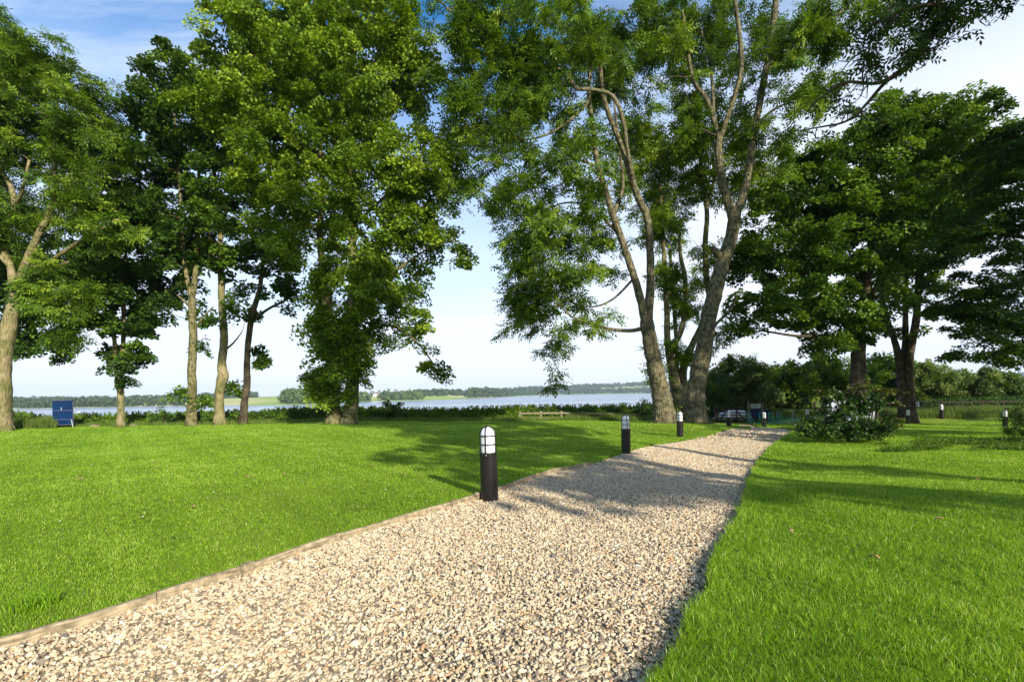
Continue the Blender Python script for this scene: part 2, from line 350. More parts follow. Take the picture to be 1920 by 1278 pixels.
def build_gravel():
    r = np.random.default_rng(3); pts = []
    for y0, y1, dens, r0, r1 in ((YP0, 2.0, 250, .02, .03), (2.0, 5.2, 2900, .0095, .0195), (5.2, 10, 2400, .011, .0185), (10, 18, 1250, .014, .023), (18, 36, 260, .03, .045)):
        ym = np.linspace(y0, y1, 60); area = np.trapz(xr(ym) - xl(ym), ym); n = int(area * dens)
        y = r.uniform(y0, y1, n); wv = xr(y) - xl(y); y = y[r.random(n) < wv / (wv.max() + 1e-6) + .15]
        n = len(y); x = xl(y) + (xr(y) - xl(y)) * r.random(n)
        edge = np.minimum(x - xl(y), xr(y) - x)
        s = r0 + (r1 - r0) * r.random(n) ** 1.8; big = r.random(n) < .05; s = np.where(big, s * 1.55, s)
        keep = (x / np.maximum(y, .1) > -1.45) | (y > 2)
        pts.append(np.column_stack([x, y, s])[keep])
    q = np.vstack(pts); n = len(q)
    er_ = np.exp(-np.maximum(xr(q[:, 1]) - q[:, 0], 0) / .16) * .06
    z = ground(q[:, 0], q[:, 1]) - .052 - er_ + r.random(n) * .015 + .006 * np.sin(q[:, 0] * 5) * np.sin(q[:, 1] * 4)
    base = ICO[None] * (1 + r.uniform(-.30, .22, (n, 12, 1)))
    sc3 = np.column_stack([r.uniform(.8, 1.45, n), r.uniform(.65, 1.1, n), r.uniform(.36, .62, n)])
    V = base * sc3[:, None] * q[:, 2][:, None, None]
    Rm = rand_rot(n, r); tl = np.einsum('nij,nkj->nki', Rm, V)
    # mostly lying flat: squash the random rotation's height a little
    tl[:, :, 2] *= .75
    tl += np.column_stack([q[:, 0], q[:, 1], z])[:, None]
    V = tl.reshape(-1, 3); Fq = (ICF[None] + (np.arange(n) * 12)[:, None, None]).reshape(-1)
    rr = np.repeat(r.random(n), 20)
    # stone tone is random per stone, the same mix over the whole path
    m = mat('gravel_stone', (.5, .4, .28), .8, .25, ramp=[(0, (.13, .115, .10)), (.06, (.27, .21, .15)), (.14, (.44, .345, .21)), (.45, (.56, .455, .30)), (.66, (.66, .565, .40)), (.85, (.60, .475, .30)), (.93, (.46, .27, .13)), (.97, (.62, .44, .28)), (1, (.79, .73, .60))], noise=None, bump=(120, .3, 1, .003))
    np_mesh('gravel', V, Fq, np.full(n * 20, 3), m, fattr=rr)['kind'] = 'stuff'
build_gravel()

# edging boards along the left side of the path
def build_edging():
    cuts = [2.35, 3.55, 5.0, 6.55, 8.6, 11.0]
    labels = ['pale timber edging board in the bottom left corner, running out of the picture', 'timber edging board with a square peg and a grass tuft at its near end', 'timber edging board with a peg, midway between the corner and the nearest bollard',
              'timber edging board ending at the foot of the nearest lamp bollard', 'short visible timber edging board just beyond the nearest lamp bollard', 'farthest timber edging board, thin strip between dark lawn and gravel']
    ys = [LE[0, 1] + .3] + cuts
    for k in range(len(cuts)):
        y0, y1 = ys[k] + .004, ys[k + 1] - .004
        yy = np.linspace(y0, y1, 14); xx = xl(yy)
        dx = np.gradient(xx, yy); nx = 1 / np.sqrt(1 + dx * dx); ny = -dx * nx   # normal pointing to the right of travel (path side)
        zt = ground(xx, yy) + .022 + .006 * np.sin(yy * 5 + k)
        th = .042; V = []
        for (x, y, a, b, z) in zip(xx, yy, nx, ny, zt):
            V += [(x - a * .0, y - b * .0, z - .15), (x + a * th, y + b * th, z - .15), (x + a * th * 1.0, y + b * th, z - .008), (x + a * (th - .008), y + b * (th - .008), z), (x + a * .006, y + b * .006, z), (x, y, z - .008)]
        mb = MB(); n = 6
        Fc = [(i * n + q, i * n + (q + 1) % n, (i + 1) * n + (q + 1) % n, (i + 1) * n + q) for i in range(13) for q in range(n)] + [tuple(range(n))[::-1], tuple(13 * n + q for q in range(n))]
        root = empty('edging_board', (0, 0, 0)); tag(root, labels[k], 'edging board', 'timber boards edging the gravel path')
        mb.add(V, Fc); mb.build('board', EDGE, root)
        if k in (1, 2, 3, 4):
            f = (.25, .45, .93, .2)[k - 1]; i = int(f * 13); x, y, a, b, z = xx[i], yy[i], nx[i], ny[i], zt[i]
            pm = MB(); M = np.array([[a, -b * 1.0, 0], [b, a, 0], [0, 0, 1]])
            pm.box((x + a * (th + .034), y + b * (th + .032), z - .045), (.06, .09, .15), M)
            pm.build('peg', EDGE, root, bevel=.004)
build_edging()

# ---------------------------------------------------------------- grass blades
def nzf(x, y, s):   # cheap smooth noise
    return (np.sin(x * s + 1.7 * np.sin(y * s * .7 + .4)) * np.sin(y * s * 1.13 + 1.3 * np.sin(x * s * .83)) + np.sin(x * s * 2.3 + y * s * 1.9 + 1) * .5) / 1.5
def blades(name, x, y, z, h, wd, lean, rnd, material, r, parent=None):
    n = len(x); th = r.uniform(0, 2 * math.pi, n); la = r.uniform(0, 2 * math.pi, n)
    sx, sy = np.cos(th) * wd, np.sin(th) * wd; lx, ly = np.cos(la) * lean * h, np.sin(la) * lean * h
    V = np.empty((n, 5, 3))
    V[:, 0] = np.column_stack([x - sx, y - sy, z - .01]); V[:, 1] = np.column_stack([x + sx, y + sy, z - .01])
    V[:, 2] = np.column_stack([x + sx * .8 + lx * .3, y + sy * .8 + ly * .3, z + h * .55]); V[:, 3] = np.column_stack([x - sx * .8 + lx * .3, y - sy * .8 + ly * .3, z + h * .55])
    V[:, 4] = np.column_stack([x + lx, y + ly, z + h * np.sqrt(np.maximum(1 - lean ** 2 * .6, .2))])
    b = (np.arange(n) * 5)[:, None]
    Fq = np.concatenate([b + [0, 1, 2, 3], b + [3, 2, 4]], 1).ravel()
    sz = np.tile([4, 3], n)
    return np_mesh(name, V.reshape(-1, 3), Fq, sz, material, parent, fattr=np.repeat(rnd, 2))
def build_grass():
    r = np.random.default_rng(11); K = 50000; d0, d1 = 1.6, 32.0; wedge = 1.18
    n = int(2 * wedge * K * 2 * (math.sqrt(d1) - math.sqrt(d0)) * 1.42)
    d = (math.sqrt(d0) + r.random(n) * (math.sqrt(d1) - math.sqrt(d0))) ** 2
    x = r.uniform(-wedge, wedge, n) * (d + 2.6); y = d
    keep = ~((y > YP0) & (y < YP1) & (x > xl(y) + .008) & (x < xr(y) + .0))
    lake = (y > 27.3) & (x < 8); keep &= ~lake
    x, y, d = x[keep], y[keep], d[keep]; n = len(x)
    z = ground(x, y) + .012 * np.sin(x * 2.1 + 1) * np.sin(y * 1.7) - .005
    clump = .5 + .5 * nzf(x, y, 3.1); fine = .5 + .5 * nzf(x, y, 17)
    er = np.clip((x - xr(y)) / .18, 0, 1); el = np.clip((xl(y) - x) / .12, 0, 1)
    h = (.022 + .019 * r.random(n) + .013 * clump + .009 * fine)
    h = h * np.where(x < xl(y), .78, 1)
    h = h * np.where((x > xr(y)) & (er < 1), 1.55 - .55 * er, 1) * (1 + .22 * (x > xr(y)))
    h = np.where(r.random(n) < .03, h * 1.5, h) * (1 + .5 * np.clip((d - 12) / 20, 0, 1))
    wd = .0015 + .0009 * r.random(n) + np.maximum(d - 3, 0) * .00042
    rnd = np.clip(.12 + .62 * r.random(n) + .22 * (clump - .5) + .16 * (fine - .5), 0, 1); rnd = rnd + .13 * nzf(x + 5, y, .55) + .08 * nzf(x, y + 9, 1.9) ; rnd = np.clip(np.where(r.random(n) < .05, .97, rnd), 0, 1)
    blades('grass', x, y, z, h, wd, r.uniform(.2, 1.0, n) ** .8, rnd, M_GRASS, r)['kind'] = 'stuff'
    # coarse tuft by the left edging and ragged fringe
    V = []
    cx_, cy_ = ground_at(60, 1150)
    n = 260; ang = r.uniform(0, 6.28, n); rr = .13 * np.sqrt(r.random(n)); x = cx_ + rr * np.cos(ang) - .05; y = cy_ + rr * np.sin(ang) + .06
    blades('coarse_grass_tuft', x, y, ground(x, y), r.uniform(.07, .16, n), np.full(n, .0032), r.uniform(.4, .98, n), r.uniform(.2, .75, n), M_GRASS, r)
    tag(bpy.data.objects['coarse_grass_tuft'], 'coarse tuft of long grass spilling over the edging board at the bottom left', 'grass tuft')
build_grass()

def build_daisies():
    r = np.random.default_rng(44); n = 420; d = 5 + 19 * r.random(n) ** .8; x = r.uniform(-1.1, .55, n) * d; k = (x < xl(d) - .2) & (nzf(x, d, .9) > -.1); x, d = x[k], d[k]; n = len(x)
    a = np.arange(7) * 2 * math.pi / 7; rr = r.uniform(.007, .011, n)[:, None]; t = r.uniform(-.4, .1, n)[:, None]
    V = np.stack([x[:, None] + rr * np.cos(a), d[:, None] + rr * np.sin(a), (ground(x, d) + .045)[:, None] + rr * np.sin(a) * -t], -1).reshape(-1, 3)
    o = np_mesh('daisies', V, np.arange(n * 7), np.full(n, 7), mat('daisy_petal', (.75, .75, .68), .6)); o['kind'] = 'stuff'
build_daisies()

# ---------------------------------------------------------------- foliage and trees
def nrm(a): return a / np.maximum(np.linalg.norm(a, axis=-1, keepdims=True), 1e-9)
def leaves(name, C, D, Nn, ln, wd, material, parent, rnd, shift=None, fold=.18):
    S = nrm(np.cross(D, Nn)); Nn = np.cross(S, D); n = len(C); ln = ln[:, None]; wd = wd[:, None]
    V = np.empty((n, 4, 3))
    V[:, 0] = C; V[:, 1] = C + D * ln * .42 + S * wd * .5 + Nn * wd * fold; V[:, 2] = C + D * ln; V[:, 3] = C + D * ln * .42 - S * wd * .5 + Nn * wd * fold
    V = V.reshape(-1, 3)
    if shift is not None: V = V - np.asarray(shift)
    return np_mesh(name, V, np.arange(n * 4), np.full(n, 4), material, parent, fattr=rnd)
def clump_leaves(C, cr, per, kind, size, r, flat=.5, layer=.55, droop=.3):
    """leaf positions/dirs/normals for clumps centred at C"""
    nc = len(C)
    cn = nrm(np.column_stack([r.normal(0, layer, nc), r.normal(0, layer, nc), np.ones(nc)]))
    k = np.maximum((per * r.uniform(.55, 1.35, nc)).astype(int), 4); idx = np.repeat(np.arange(nc), k); n = len(idx)
    off = nrm(r.normal(size=(n, 3))) * (r.random(n) ** .45)[:, None] * (cr[idx] if np.ndim(cr) else cr)[..., None] if np.ndim(cr) else nrm(r.normal(size=(n, 3))) * (r.random(n) ** .45)[:, None] * cr
    nn = cn[idx]; off = off - nn * (np.sum(off * nn, 1) * (1 - flat))[:, None]
    off[:, 2] -= .35 * (off[:, 0] ** 2 + off[:, 1] ** 2) / np.maximum(cr[idx] if np.ndim(cr) else cr, .1)
    pos = C[idx] + off
    D = nrm(off + r.normal(0, .35, (n, 3)) * .6 + np.array([0, 0, -droop * .5]))
    Nn = nrm(nn + r.normal(0, .42, (n, 3)))
    D = nrm(D - Nn * np.sum(D * Nn, 1)[:, None]); 
    base = (.5 + .22 * r.normal(size=nc))[idx]
    rnd = np.clip(base + .22 * r.normal(size=n), 0, 1)
    if kind == 'ash':
        S = np.cross(D, Nn); P_, DD, NN, RR = [], [], [], []
        ps = size * 1.0
        for q in range(4):
            o = pos + D * (ps * .62 * q)
            for sg in (-1, 1):
                if q == 3 and sg == 1: continue
                dd = nrm(D * (.55 if q < 3 else 1) + (S * sg * .85 if q < 3 else 0) + np.array([0, 0, -.22]) + r.normal(0, .08, D.shape))
                P_.append(o); DD.append(dd); NN.append(Nn); RR.append(rnd)
        pos = np.vstack(P_); D = np.vstack(DD); Nn = np.vstack(NN); rnd = np.concatenate(RR)
        Nn = nrm(Nn - D * np.sum(Nn * D, 1)[:, None]); n = len(pos)
        ln = size * r.uniform(.8, 1.2, n); wd = ln * .42
    else:
        ln = size * r.uniform(.7, 1.25, n); wd = ln * (.95 if kind == 'syc' else .6)
    return pos, D, Nn, ln, wd, rnd
def catmull(p, k=4):
    p = np.array(p, float)
    if len(p) < 3:
        t = np.linspace(0, 1, k + 1)[:, None]; return p[0] * (1 - t) + p[-1] * t
    q = np.vstack([2 * p[0] - p[1], p, 2 * p[-1] - p[-2]]); out = []
    for i in range(1, len(q) - 2):
        for t in np.arange(k) / k:
            out.append(.5 * ((2 * q[i]) + (-q[i-1] + q[i+1]) * t + (2*q[i-1] - 5*q[i] + 4*q[i+1] - q[i+2]) * t*t + (-q[i-1] + 3*q[i] - 3*q[i+1] + q[i+2]) * t**3))
    out.append(p[-1]); return np.array(out)
def tubes(name, lines, material, parent, shift, zbase=None):
    """lines: (pts (m,3), radii (m), sides, lumpy)"""
    Vs, Fs, sz = [], [], []; off = 0
    for pts, rad, ns, lumpy in lines:
        m = len(pts); T = nrm(np.gradient(pts, axis=0)); ref = np.array([.12, 1, .07]) if abs(T[:, 1]).max() < .8 else np.array([1, .1, .23])
        if abs((T @ nrm(ref[None])[0])).max() > .93: ref = np.array([.3, .2, 1.0])
        U = nrm(np.cross(ref, T)); W = np.cross(T, U); a = np.arange(ns) * 2 * math.pi / ns
        rr = np.asarray(rad)[:, None] * np.ones(ns)
        if lumpy:
            hh = (pts[:, 2] - pts[0, 2])[:, None]
            rr = rr * (1 + .05 * np.sin(3 * a + hh * 2.1 + lumpy) + .04 * np.sin(5 * a + 1 + hh * 4.3) + .03 * np.sin(hh * 9 + 2 * a + lumpy))
            if zbase is not None: rr = rr * (1 + (.10 * np.sin(5 * a + lumpy) + .07 * np.sin(8 * a + lumpy * 2) + .02) * np.exp(-np.maximum(pts[:, 2] - zbase, 0) / .9)[:, None])
        V = pts[:, None] + rr[..., None] * (np.cos(a)[None, :, None] * U[:, None] + np.sin(a)[None, :, None] * W[:, None])
        Vs.append(V.reshape(-1, 3)); i, j = np.meshgrid(np.arange(m - 1), np.arange(ns), indexing='ij'); j2 = (j + 1) % ns
        Fs.append((np.stack([i * ns + j, i * ns + j2, (i + 1) * ns + j2, (i + 1) * ns + j], -1).reshape(-1) + off)); sz.append(np.full((m - 1) * ns, 4))
        Fs.append(np.arange(ns) + (m - 1) * ns + off); sz.append([ns]); off += m * ns
    return np_mesh(name, np.vstack(Vs) - np.asarray(shift), np.concatenate(Fs), np.concatenate(sz), material, parent, smooth=True)
def tree(name, label, d, limbs, blobs, lmat, bmat, seed, kind='syc', size=.15, cr=.62, per=95, dens=1.0, group='lakeside trees', cat='tree', flat=.5, layer=.5, world=False, twigs=True, sub=1.0, rs=.85):
    if world: rs = 1.0
    if not world and cr > .45: dens *= 1.45; per = per * 1.5; size *= 1.08
    if kind == 'ash' and not world: per *= 1.15; size *= 1.55
    r = np.random.default_rng(seed); lines = []; nodes = []; nrad = []
    def W3(px, py, dd): return np.array((px, py, dd), float) if world else P(px, py, d + dd)
    k_r = 1.0 if world else d / F
    first = W3(*limbs[0][0][:3]); gz = float(ground(first[0], first[1])); 
    for li, lb in enumerate(limbs):
        pts = np.array([W3(*q[:3]) for q in lb]); rad = np.array([q[3] * k_r * rs for q in lb])
        if pts[0, 2] < gz + 1.2 and li < 4 and not world:
            pts = np.vstack([[pts[0, 0], pts[0, 1], gz - .25], [pts[0, 0], pts[0, 1], gz + .18], pts[1:]]) if pts[0, 2] < gz + .6 else pts
            rad = np.concatenate([[rad[0] * 1.34, rad[0] * 1.12], rad[1:]]) if len(pts) > len(rad) else rad
        k = 6 if li < 4 else 4
        pp = catmull(pts, k); rr = np.interp(np.arange(len(pp)) / k, np.arange(len(rad)), rad)
        jit = r.normal(0, 1, pp.shape) * (rr * .035)[:, None]; jit[0] = 0; pp = pp + jit
        big = rr.max() > .10
        lines.append((pp, rr, 18 if rr.max() > .25 else 9 if big else 6, (1 + li * 1.7) if big else 0))
        nodes.append(pp); nrad.append(rr)
    nodes = np.vstack(nodes); nrad = np.concatenate(nrad)
    # clump centres
    Cs = []; ksz = []
    for b in blobs:
        px, py, rx, ry, dd, rd = b[:6]; kd = b[6] if len(b) > 6 else 1.0
        wx, wy = rx * k_r, ry * k_r; c = W3(px, py, dd) if not world else np.array((px, py, dd), float)
        if world: ax = np.array([rx, ry, rd], float); vol = (rx * ry * rd); n = int(dens * kd * 1.1 * vol ** (2/3) * 3.14 / cr ** 2 * .8)
        else: ax = np.array([wx, rd, wy]); n = int(dens * kd * 1.35 * wx * wy / cr ** 2 * (1 + .25 * rd / cr / 2))
        n = max(n, 2)
        v = nrm(r.normal(size=(n, 3))) * (r.random(n) ** .42)[:, None]
        Cs.append(c + v * ax)
    C = np.vstack(Cs)
    if len(C) > 2000: C = C[r.permutation(len(C))[:2000]]
    C = C[C[:, 2] > gz + .25]
    crs = cr * r.uniform(.6, 1.25, len(C))
    # connect
    d0 = np.sqrt(((C[:, None] - nodes[None, ::3]) ** 2).sum(-1)).min(1); order = np.argsort(d0)
    ND = np.empty((len(nodes) + len(C) * 5, 3)); NR = np.empty(len(ND)); nn = len(nodes); ND[:nn] = nodes; NR[:nn] = nrad
    for i in order:
        c = C[i]; q = ND[:nn]; dv = c - q; dist = np.sqrt((dv ** 2).sum(1)); cost = dist * 1.0 + .55 * np.maximum(q[:, 2] - c[2] + .15, 0) - np.minimum(NR[:nn], .1) * 2
        j = int(np.argmin(cost)); a = ND[j]; ln = dist[j]
        if ln < .12: continue
        ra = min(NR[j] * .75, .010 + .0125 * ln * sub); ms = 6 if ln > .8 else 4
        t = np.linspace(0, 1, ms)[:, None]; side = nrm(r.normal(size=3)) * ln * .10
        mid = np.sin(t * math.pi) * (side + np.array([0, 0, .10 * ln])) + np.sin(t * 9 + r.random() * 6) * np.sin(t * math.pi) * nrm(r.normal(size=3)) * ln * .035
        pp = a * (1 - t) + c * t + mid; rr = np.linspace(ra, max(.006, ra * .3), ms)
        lines.append((pp, rr, 5 if ra > .03 else 3, 0))
        m2 = ms - 1; ND[nn:nn + m2] = pp[1:][:m2]; NR[nn:nn + m2] = rr[1:]; nn += m2
        if nn > len(ND) - 8: break
    if twigs:
        for c, s in zip(C, crs):
            for _ in range(2):
                e = c + nrm(r.normal(size=3) * [1, 1, .45]) * s * .8; mid = (c + e) / 2 + r.normal(0, .05, 3)
                lines.append((np.array([c, mid, e]), np.array([.009, .007, .004]), 3, 0))
    base = np.array([first[0], first[1], gz])
    root = empty(name, base); tag(root, label, cat, group)
    tubes('trunk', lines, bmat, root, base, gz)
    pos, D, Nn, ln, wd, rnd = clump_leaves(C, crs, per, kind, size, r, flat=flat, layer=layer)
    leaves('crown', pos, D, Nn, ln, wd, lmat, root, rnd, base)
    return root

# ash on the far left, leaning right
tree('ash_tree', 'tall ash at the left edge of the picture with a pale trunk leaning right', 24,
     [[(-2, 808, 0, 28), (0, 770, 0, 24), (2, 720, 0, 21), (8, 660, 0, 18), (17, 610, 0, 16), (28, 565, 0, 14)],
      [(28, 565, 0, 13), (34, 530, 0, 10), (50, 490, 0, 9), (72, 440, -.2, 8.5), (92, 400, -.3, 8), (104, 360, -.3, 7), (102, 300, -.2, 6), (108, 230, 0, 5), (105, 150, 0, 3)],
      [(28, 560, 0, 11), (20, 500, .2, 8), (8, 470, .3, 8), (15, 420, .2, 7), (28, 390, .1, 7), (20, 350, 0, 6), (0, 310, 0, 5), (-25, 220, 0, 4)],
      [(28, 390, .1, 5), (42, 355, -.4, 4), (55, 300, -.6, 3)], [(92, 400, -.3, 5), (130, 350, -.6, 4), (170, 320, -.8, 3)],
      [(40, 550, 0, 8), (72, 510, -.8, 6), (130, 465, -1.4, 5), (180, 435, -1.8, 3.5), (225, 410, -2, 2)],
      [(60, 500, -.3, 4), (100, 500, -.9, 3), (130, 490, -1.2, 2)], [(20, 500, .2, 6), (-40, 440, 0, 4), (-90, 380, 0, 3)]],
     [(70, 190, 135, 95, 0, 3.2, 1.1), (-60, 300, 130, 180, 0, 3), (150, 310, 85, 95, -.5, 2.6), (75, 115, 90, 40, 0, 2), (105, 565, 48, 88, -1.5, 1.1, 1.5), (200, 425, 55, 42, -1.8, 1.3),
      (-10, 60, 42, 60, 0, 1.6), (30, 440, 80, 60, .6, 2.2, .6), (120, 400, 80, 50, .3, 2, .6), (210, 250, 30, 60, 0, 1.4)],
     L_ASH, BARK_P, 21, 'ash', .11, .60, 26, 1.15, rs=.69)
tree('dark_sycamore', 'dark spreading sycamore behind the leaning ash at the left edge', 31,
     [[(-60, 800, 0, 16), (-58, 700, 0, 14), (-50, 600, 0, 11), (-40, 500, 0, 8), (-30, 400, 0, 5)], [(-52, 640, 0, 6), (0, 620, 0, 4), (70, 610, 0, 3)]],
     [(40, 600, 95, 60, 0, 3, 1.3), (60, 655, 75, 26, -.5, 2, 1.2), (-70, 520, 90, 120, 0, 3), (40, 500, 110, 70, 0, 3), (150, 520, 60, 50, 0, 2)],
     L_DRK, BARK_D, 22, 'syc', .19, .8, 120, 1.1)
tree('forked_sycamore', 'slim sycamore with a low fork, standing right of the blue board', 25.5,
     [[(227, 802, 0, 7.5), (227, 770, 0, 6.5), (226, 740, 0, 6.3), (222, 712, 0, 7)], [(222, 716, 0, 5), (217, 690, 0, 4.5), (215, 650, 0, 4), (212, 600, 0, 3.5), (205, 540, 0, 2.5), (190, 470, 0, 2)],
      [(222, 716, 0, 5), (229, 695, 0, 4.5), (231, 650, 0, 4.3), (232, 570, 0, 4), (235, 480, 0, 3), (240, 400, 0, 2)], [(213, 600, 0, 2), (196, 575, .3, 1.5), (180, 560, .3, 1)]],
     [(248, 668, 27, 28, -.2, .9, 1.7), (212, 668, 24, 24, .4, .7, 1.2), (222, 598, 66, 32, 0, 2, 1.5), (275, 625, 22, 16, 0, .8), (170, 600, 22, 22, 0, .8), (228, 540, 70, 45, 0, 2.2, 1.6), (215, 480, 75, 50, 0, 2.2, 1.5), (240, 410, 65, 60, 0, 2), (236, 716, 14, 7, -.2, .3)],
     L_DRK, BARK_P, 23, 'syc', .16, .50, 105, 1.15)
tree('sycamore', 'sycamore with leafy shoots round its trunk foot, leftmost of the three close stems', 26,
     [[(360, 800, 0, 10), (360, 760, 0, 9), (360, 700, 0, 8.5), (362, 640, 0, 8), (360, 560, 0, 7.5)], [(360, 560, 0, 6), (350, 520, 0, 4.5), (340, 430, 0, 3.5), (335, 300, 0, 2.5), (325, 200, 0, 1.5)], [(360, 560, 0, 6), (368, 500, 0, 5), (372, 400, 0, 4), (372, 300, 0, 3), (360, 180, 0, 2)],
      [(362, 620, 0, 3), (385, 590, 0, 2.2), (400, 575, 0, 1.5)], [(360, 580, 0, 3), (335, 555, 0, 2), (310, 545, 0, 1.5)]],
     [(325, 560, 42, 40, 0, 1.5, 1.4), (385, 590, 20, 28, 0, .9), (320, 480, 75, 60, 0, 2.6, 1.4), (350, 400, 90, 70, 0, 2.8, 1.3), (310, 300, 75, 80, 0, 2.8), (320, 200, 70, 80, 0, 2.4), (295, 150, 48, 38, 0, 1.4), (262, 330, 45, 80, 0, 1.8), (270, 220, 40, 60, 0, 1.6), (270, 430, 50, 60, 0, 1.8), (375, 655, 16, 26, 0, .5, 1.3), (378, 725, 13, 36, .1, .4, 1.3), (343, 735, 8, 30, .1, .3)],
     L_DRK, BARK_G, 24, 'syc', .17, .62, 105, 1.0)
tree('sycamore', 'sycamore with a knobbly pale trunk, middle one of the three close stems', 26.3,
     [[(413, 798, 0, 11), (412, 770, 0, 9.5), (411, 735, 0, 9), (418, 705, 0, 11), (416, 680, 0, 8.5), (420, 640, 0, 8), (416, 560, 0, 7), (413, 480, 0, 6.5)], [(413, 480, 0, 6), (412, 420, 0, 5), (402, 330, 0, 4), (398, 230, 0, 3), (390, 130, 0, 2)], [(414, 520, 0, 4), (398, 470, 0, 3), (385, 400, 0, 2)], [(418, 660, 0, 3), (440, 640, 0, 2), (455, 620, 0, 1)]],
     [(400, 405, 48, 28, -1.8, 1.0, 1.3), (415, 480, 50, 40, 0, 1.6), (420, 330, 80, 60, -.2, 2.5, 1.2), (395, 240, 95, 70, -.3, 2.6, 1.2), (385, 150, 80, 60, 0, 2.4, 1.2), (455, 590, 22, 30, 0, .9, .9), (430, 560, 30, 40, 0, 1, .8)],
     L_SYC, BARK_P, 25, 'syc', .16, .6, 105, 1.0)
tree('sycamore', 'sycamore with a thin dark trunk leaning right, rightmost of the three close stems', 26.6,
     [[(457, 797, 0, 8), (459, 750, 0, 7), (463, 715, 0, 7), (464, 660, 0, 6), (471, 600, 0, 6), (488, 540, 0, 5)], [(488, 540, 0, 4.5), (495, 470, 0, 4), (502, 400, 0, 3), (505, 300, 0, 2.5), (510, 200, 0, 1.5)], [(473, 600, 0, 3.5), (505, 578, 0, 3), (540, 560, 0, 2.5), (560, 540, 0, 1.5)]],
     [(483, 668, 20, 26, 0, .7, 1.2), (530, 545, 42, 32, 0, 1.4, 1.2), (500, 470, 60, 55, 0, 2, 1.3), (515, 380, 55, 60, 0, 2), (520, 290, 55, 60, 0, 2), (435, 725, 10, 10, 0, .4, .6), (455, 520, 25, 35, 0, 1)],
     L_DRK, BARK_D, 26, 'syc', .16, .6, 105, 1.0)
tree('ivy_clad_sycamore', 'very tall sycamore with twin trunks wrapped in ivy, bright yellow-green top', 24,
     [[(626, 796, 0, 19), (626, 760, 0, 18), (624, 720, 0, 17), (620, 660, 0, 15), (614, 600, 0, 14), (607, 520, 0, 11), (600, 440, 0, 9), (604, 330, 0, 7), (590, 200, 0, 5), (575, 90, 0, 3)],
      [(656, 796, -.1, 21), (659, 760, -.1, 19), (662, 700, -.1, 18), (663, 640, -.1, 17), (661, 580, 0, 15), (662, 520, 0, 13), (660, 430, 0, 11), (655, 330, 0, 9), (655, 220, 0, 7), (650, 120, 0, 5), (640, 10, 0, 3)],
      [(665, 560, 0, 7), (700, 530, -.3, 5.5), (745, 505, -.5, 4.5), (800, 468, -.6, 3), (850, 448, -.6, 2)], [(665, 630, 0, 5), (730, 610, -.3, 4), (780, 640, -.5, 3), (815, 685, -.6, 2)],
      [(655, 330, 0, 6), (700, 250, -.3, 4.5), (740, 180, -.4, 3)], [(604, 330, 0, 5), (550, 250, 0, 4), (490, 180, 0, 3)], [(600, 440, 0, 5), (540, 380, 0, 4), (480, 330, 0, 3)], [(655, 430, 0, 5), (720, 370, 0, 4), (800, 300, 0, 3)]],
     [(598, 690, 22, 85, -.5, .5, 1.8), (630, 660, 42, 70, -.9, .5, 1.8), (612, 730, 20, 42, -.6, .35, 2.2), (645, 690, 30, 45, -.8, .4, 2), (632, 740, 16, 22, -.7, .3, 2), (668, 700, 16, 40, -.5, .3, 1.6), (605, 620, 34, 50, -.2, .8, 1.4), (672, 650, 22, 70, -.6, .4, 1.6), (680, 610, 25, 70, -.7, .6, 1.2), (645, 620, 80, 50, 0, 2, 1.3), (690, 540, 120, 70, 0, 3, 1.3), (600, 545, 40, 50, 0, 1.5), (640, 440, 170, 80, 0, 3.8, 1.25), (800, 450, 70, 60, -.4, 2, 1.1), (855, 490, 35, 26, -.5, 1),
      (760, 610, 62, 40, -.4, 1.6, 1.1), (800, 670, 26, 22, -.5, .8), (822, 700, 10, 10, -.5, .4), (640, 320, 215, 95, 0, 4.2, 1.2), (790, 330, 80, 90, -.4, 2.6), (610, 200, 225, 100, 0, 4.2, 1.2), (640, 90, 190, 95, 0, 4, 1.25), (480, 110, 110, 80, 0, 3, 1.2), (430, 200, 90, 70, 0, 2.6), (590, 5, 150, 60, 0, 3, 1.2), (760, 110, 70, 110, -.2, 2.6), (470, 30, 60, 40, 0, 2)],
     L_BRI, BARK_G, 27, 'syc', .135, .60, 130, 1.0, rs=.62)
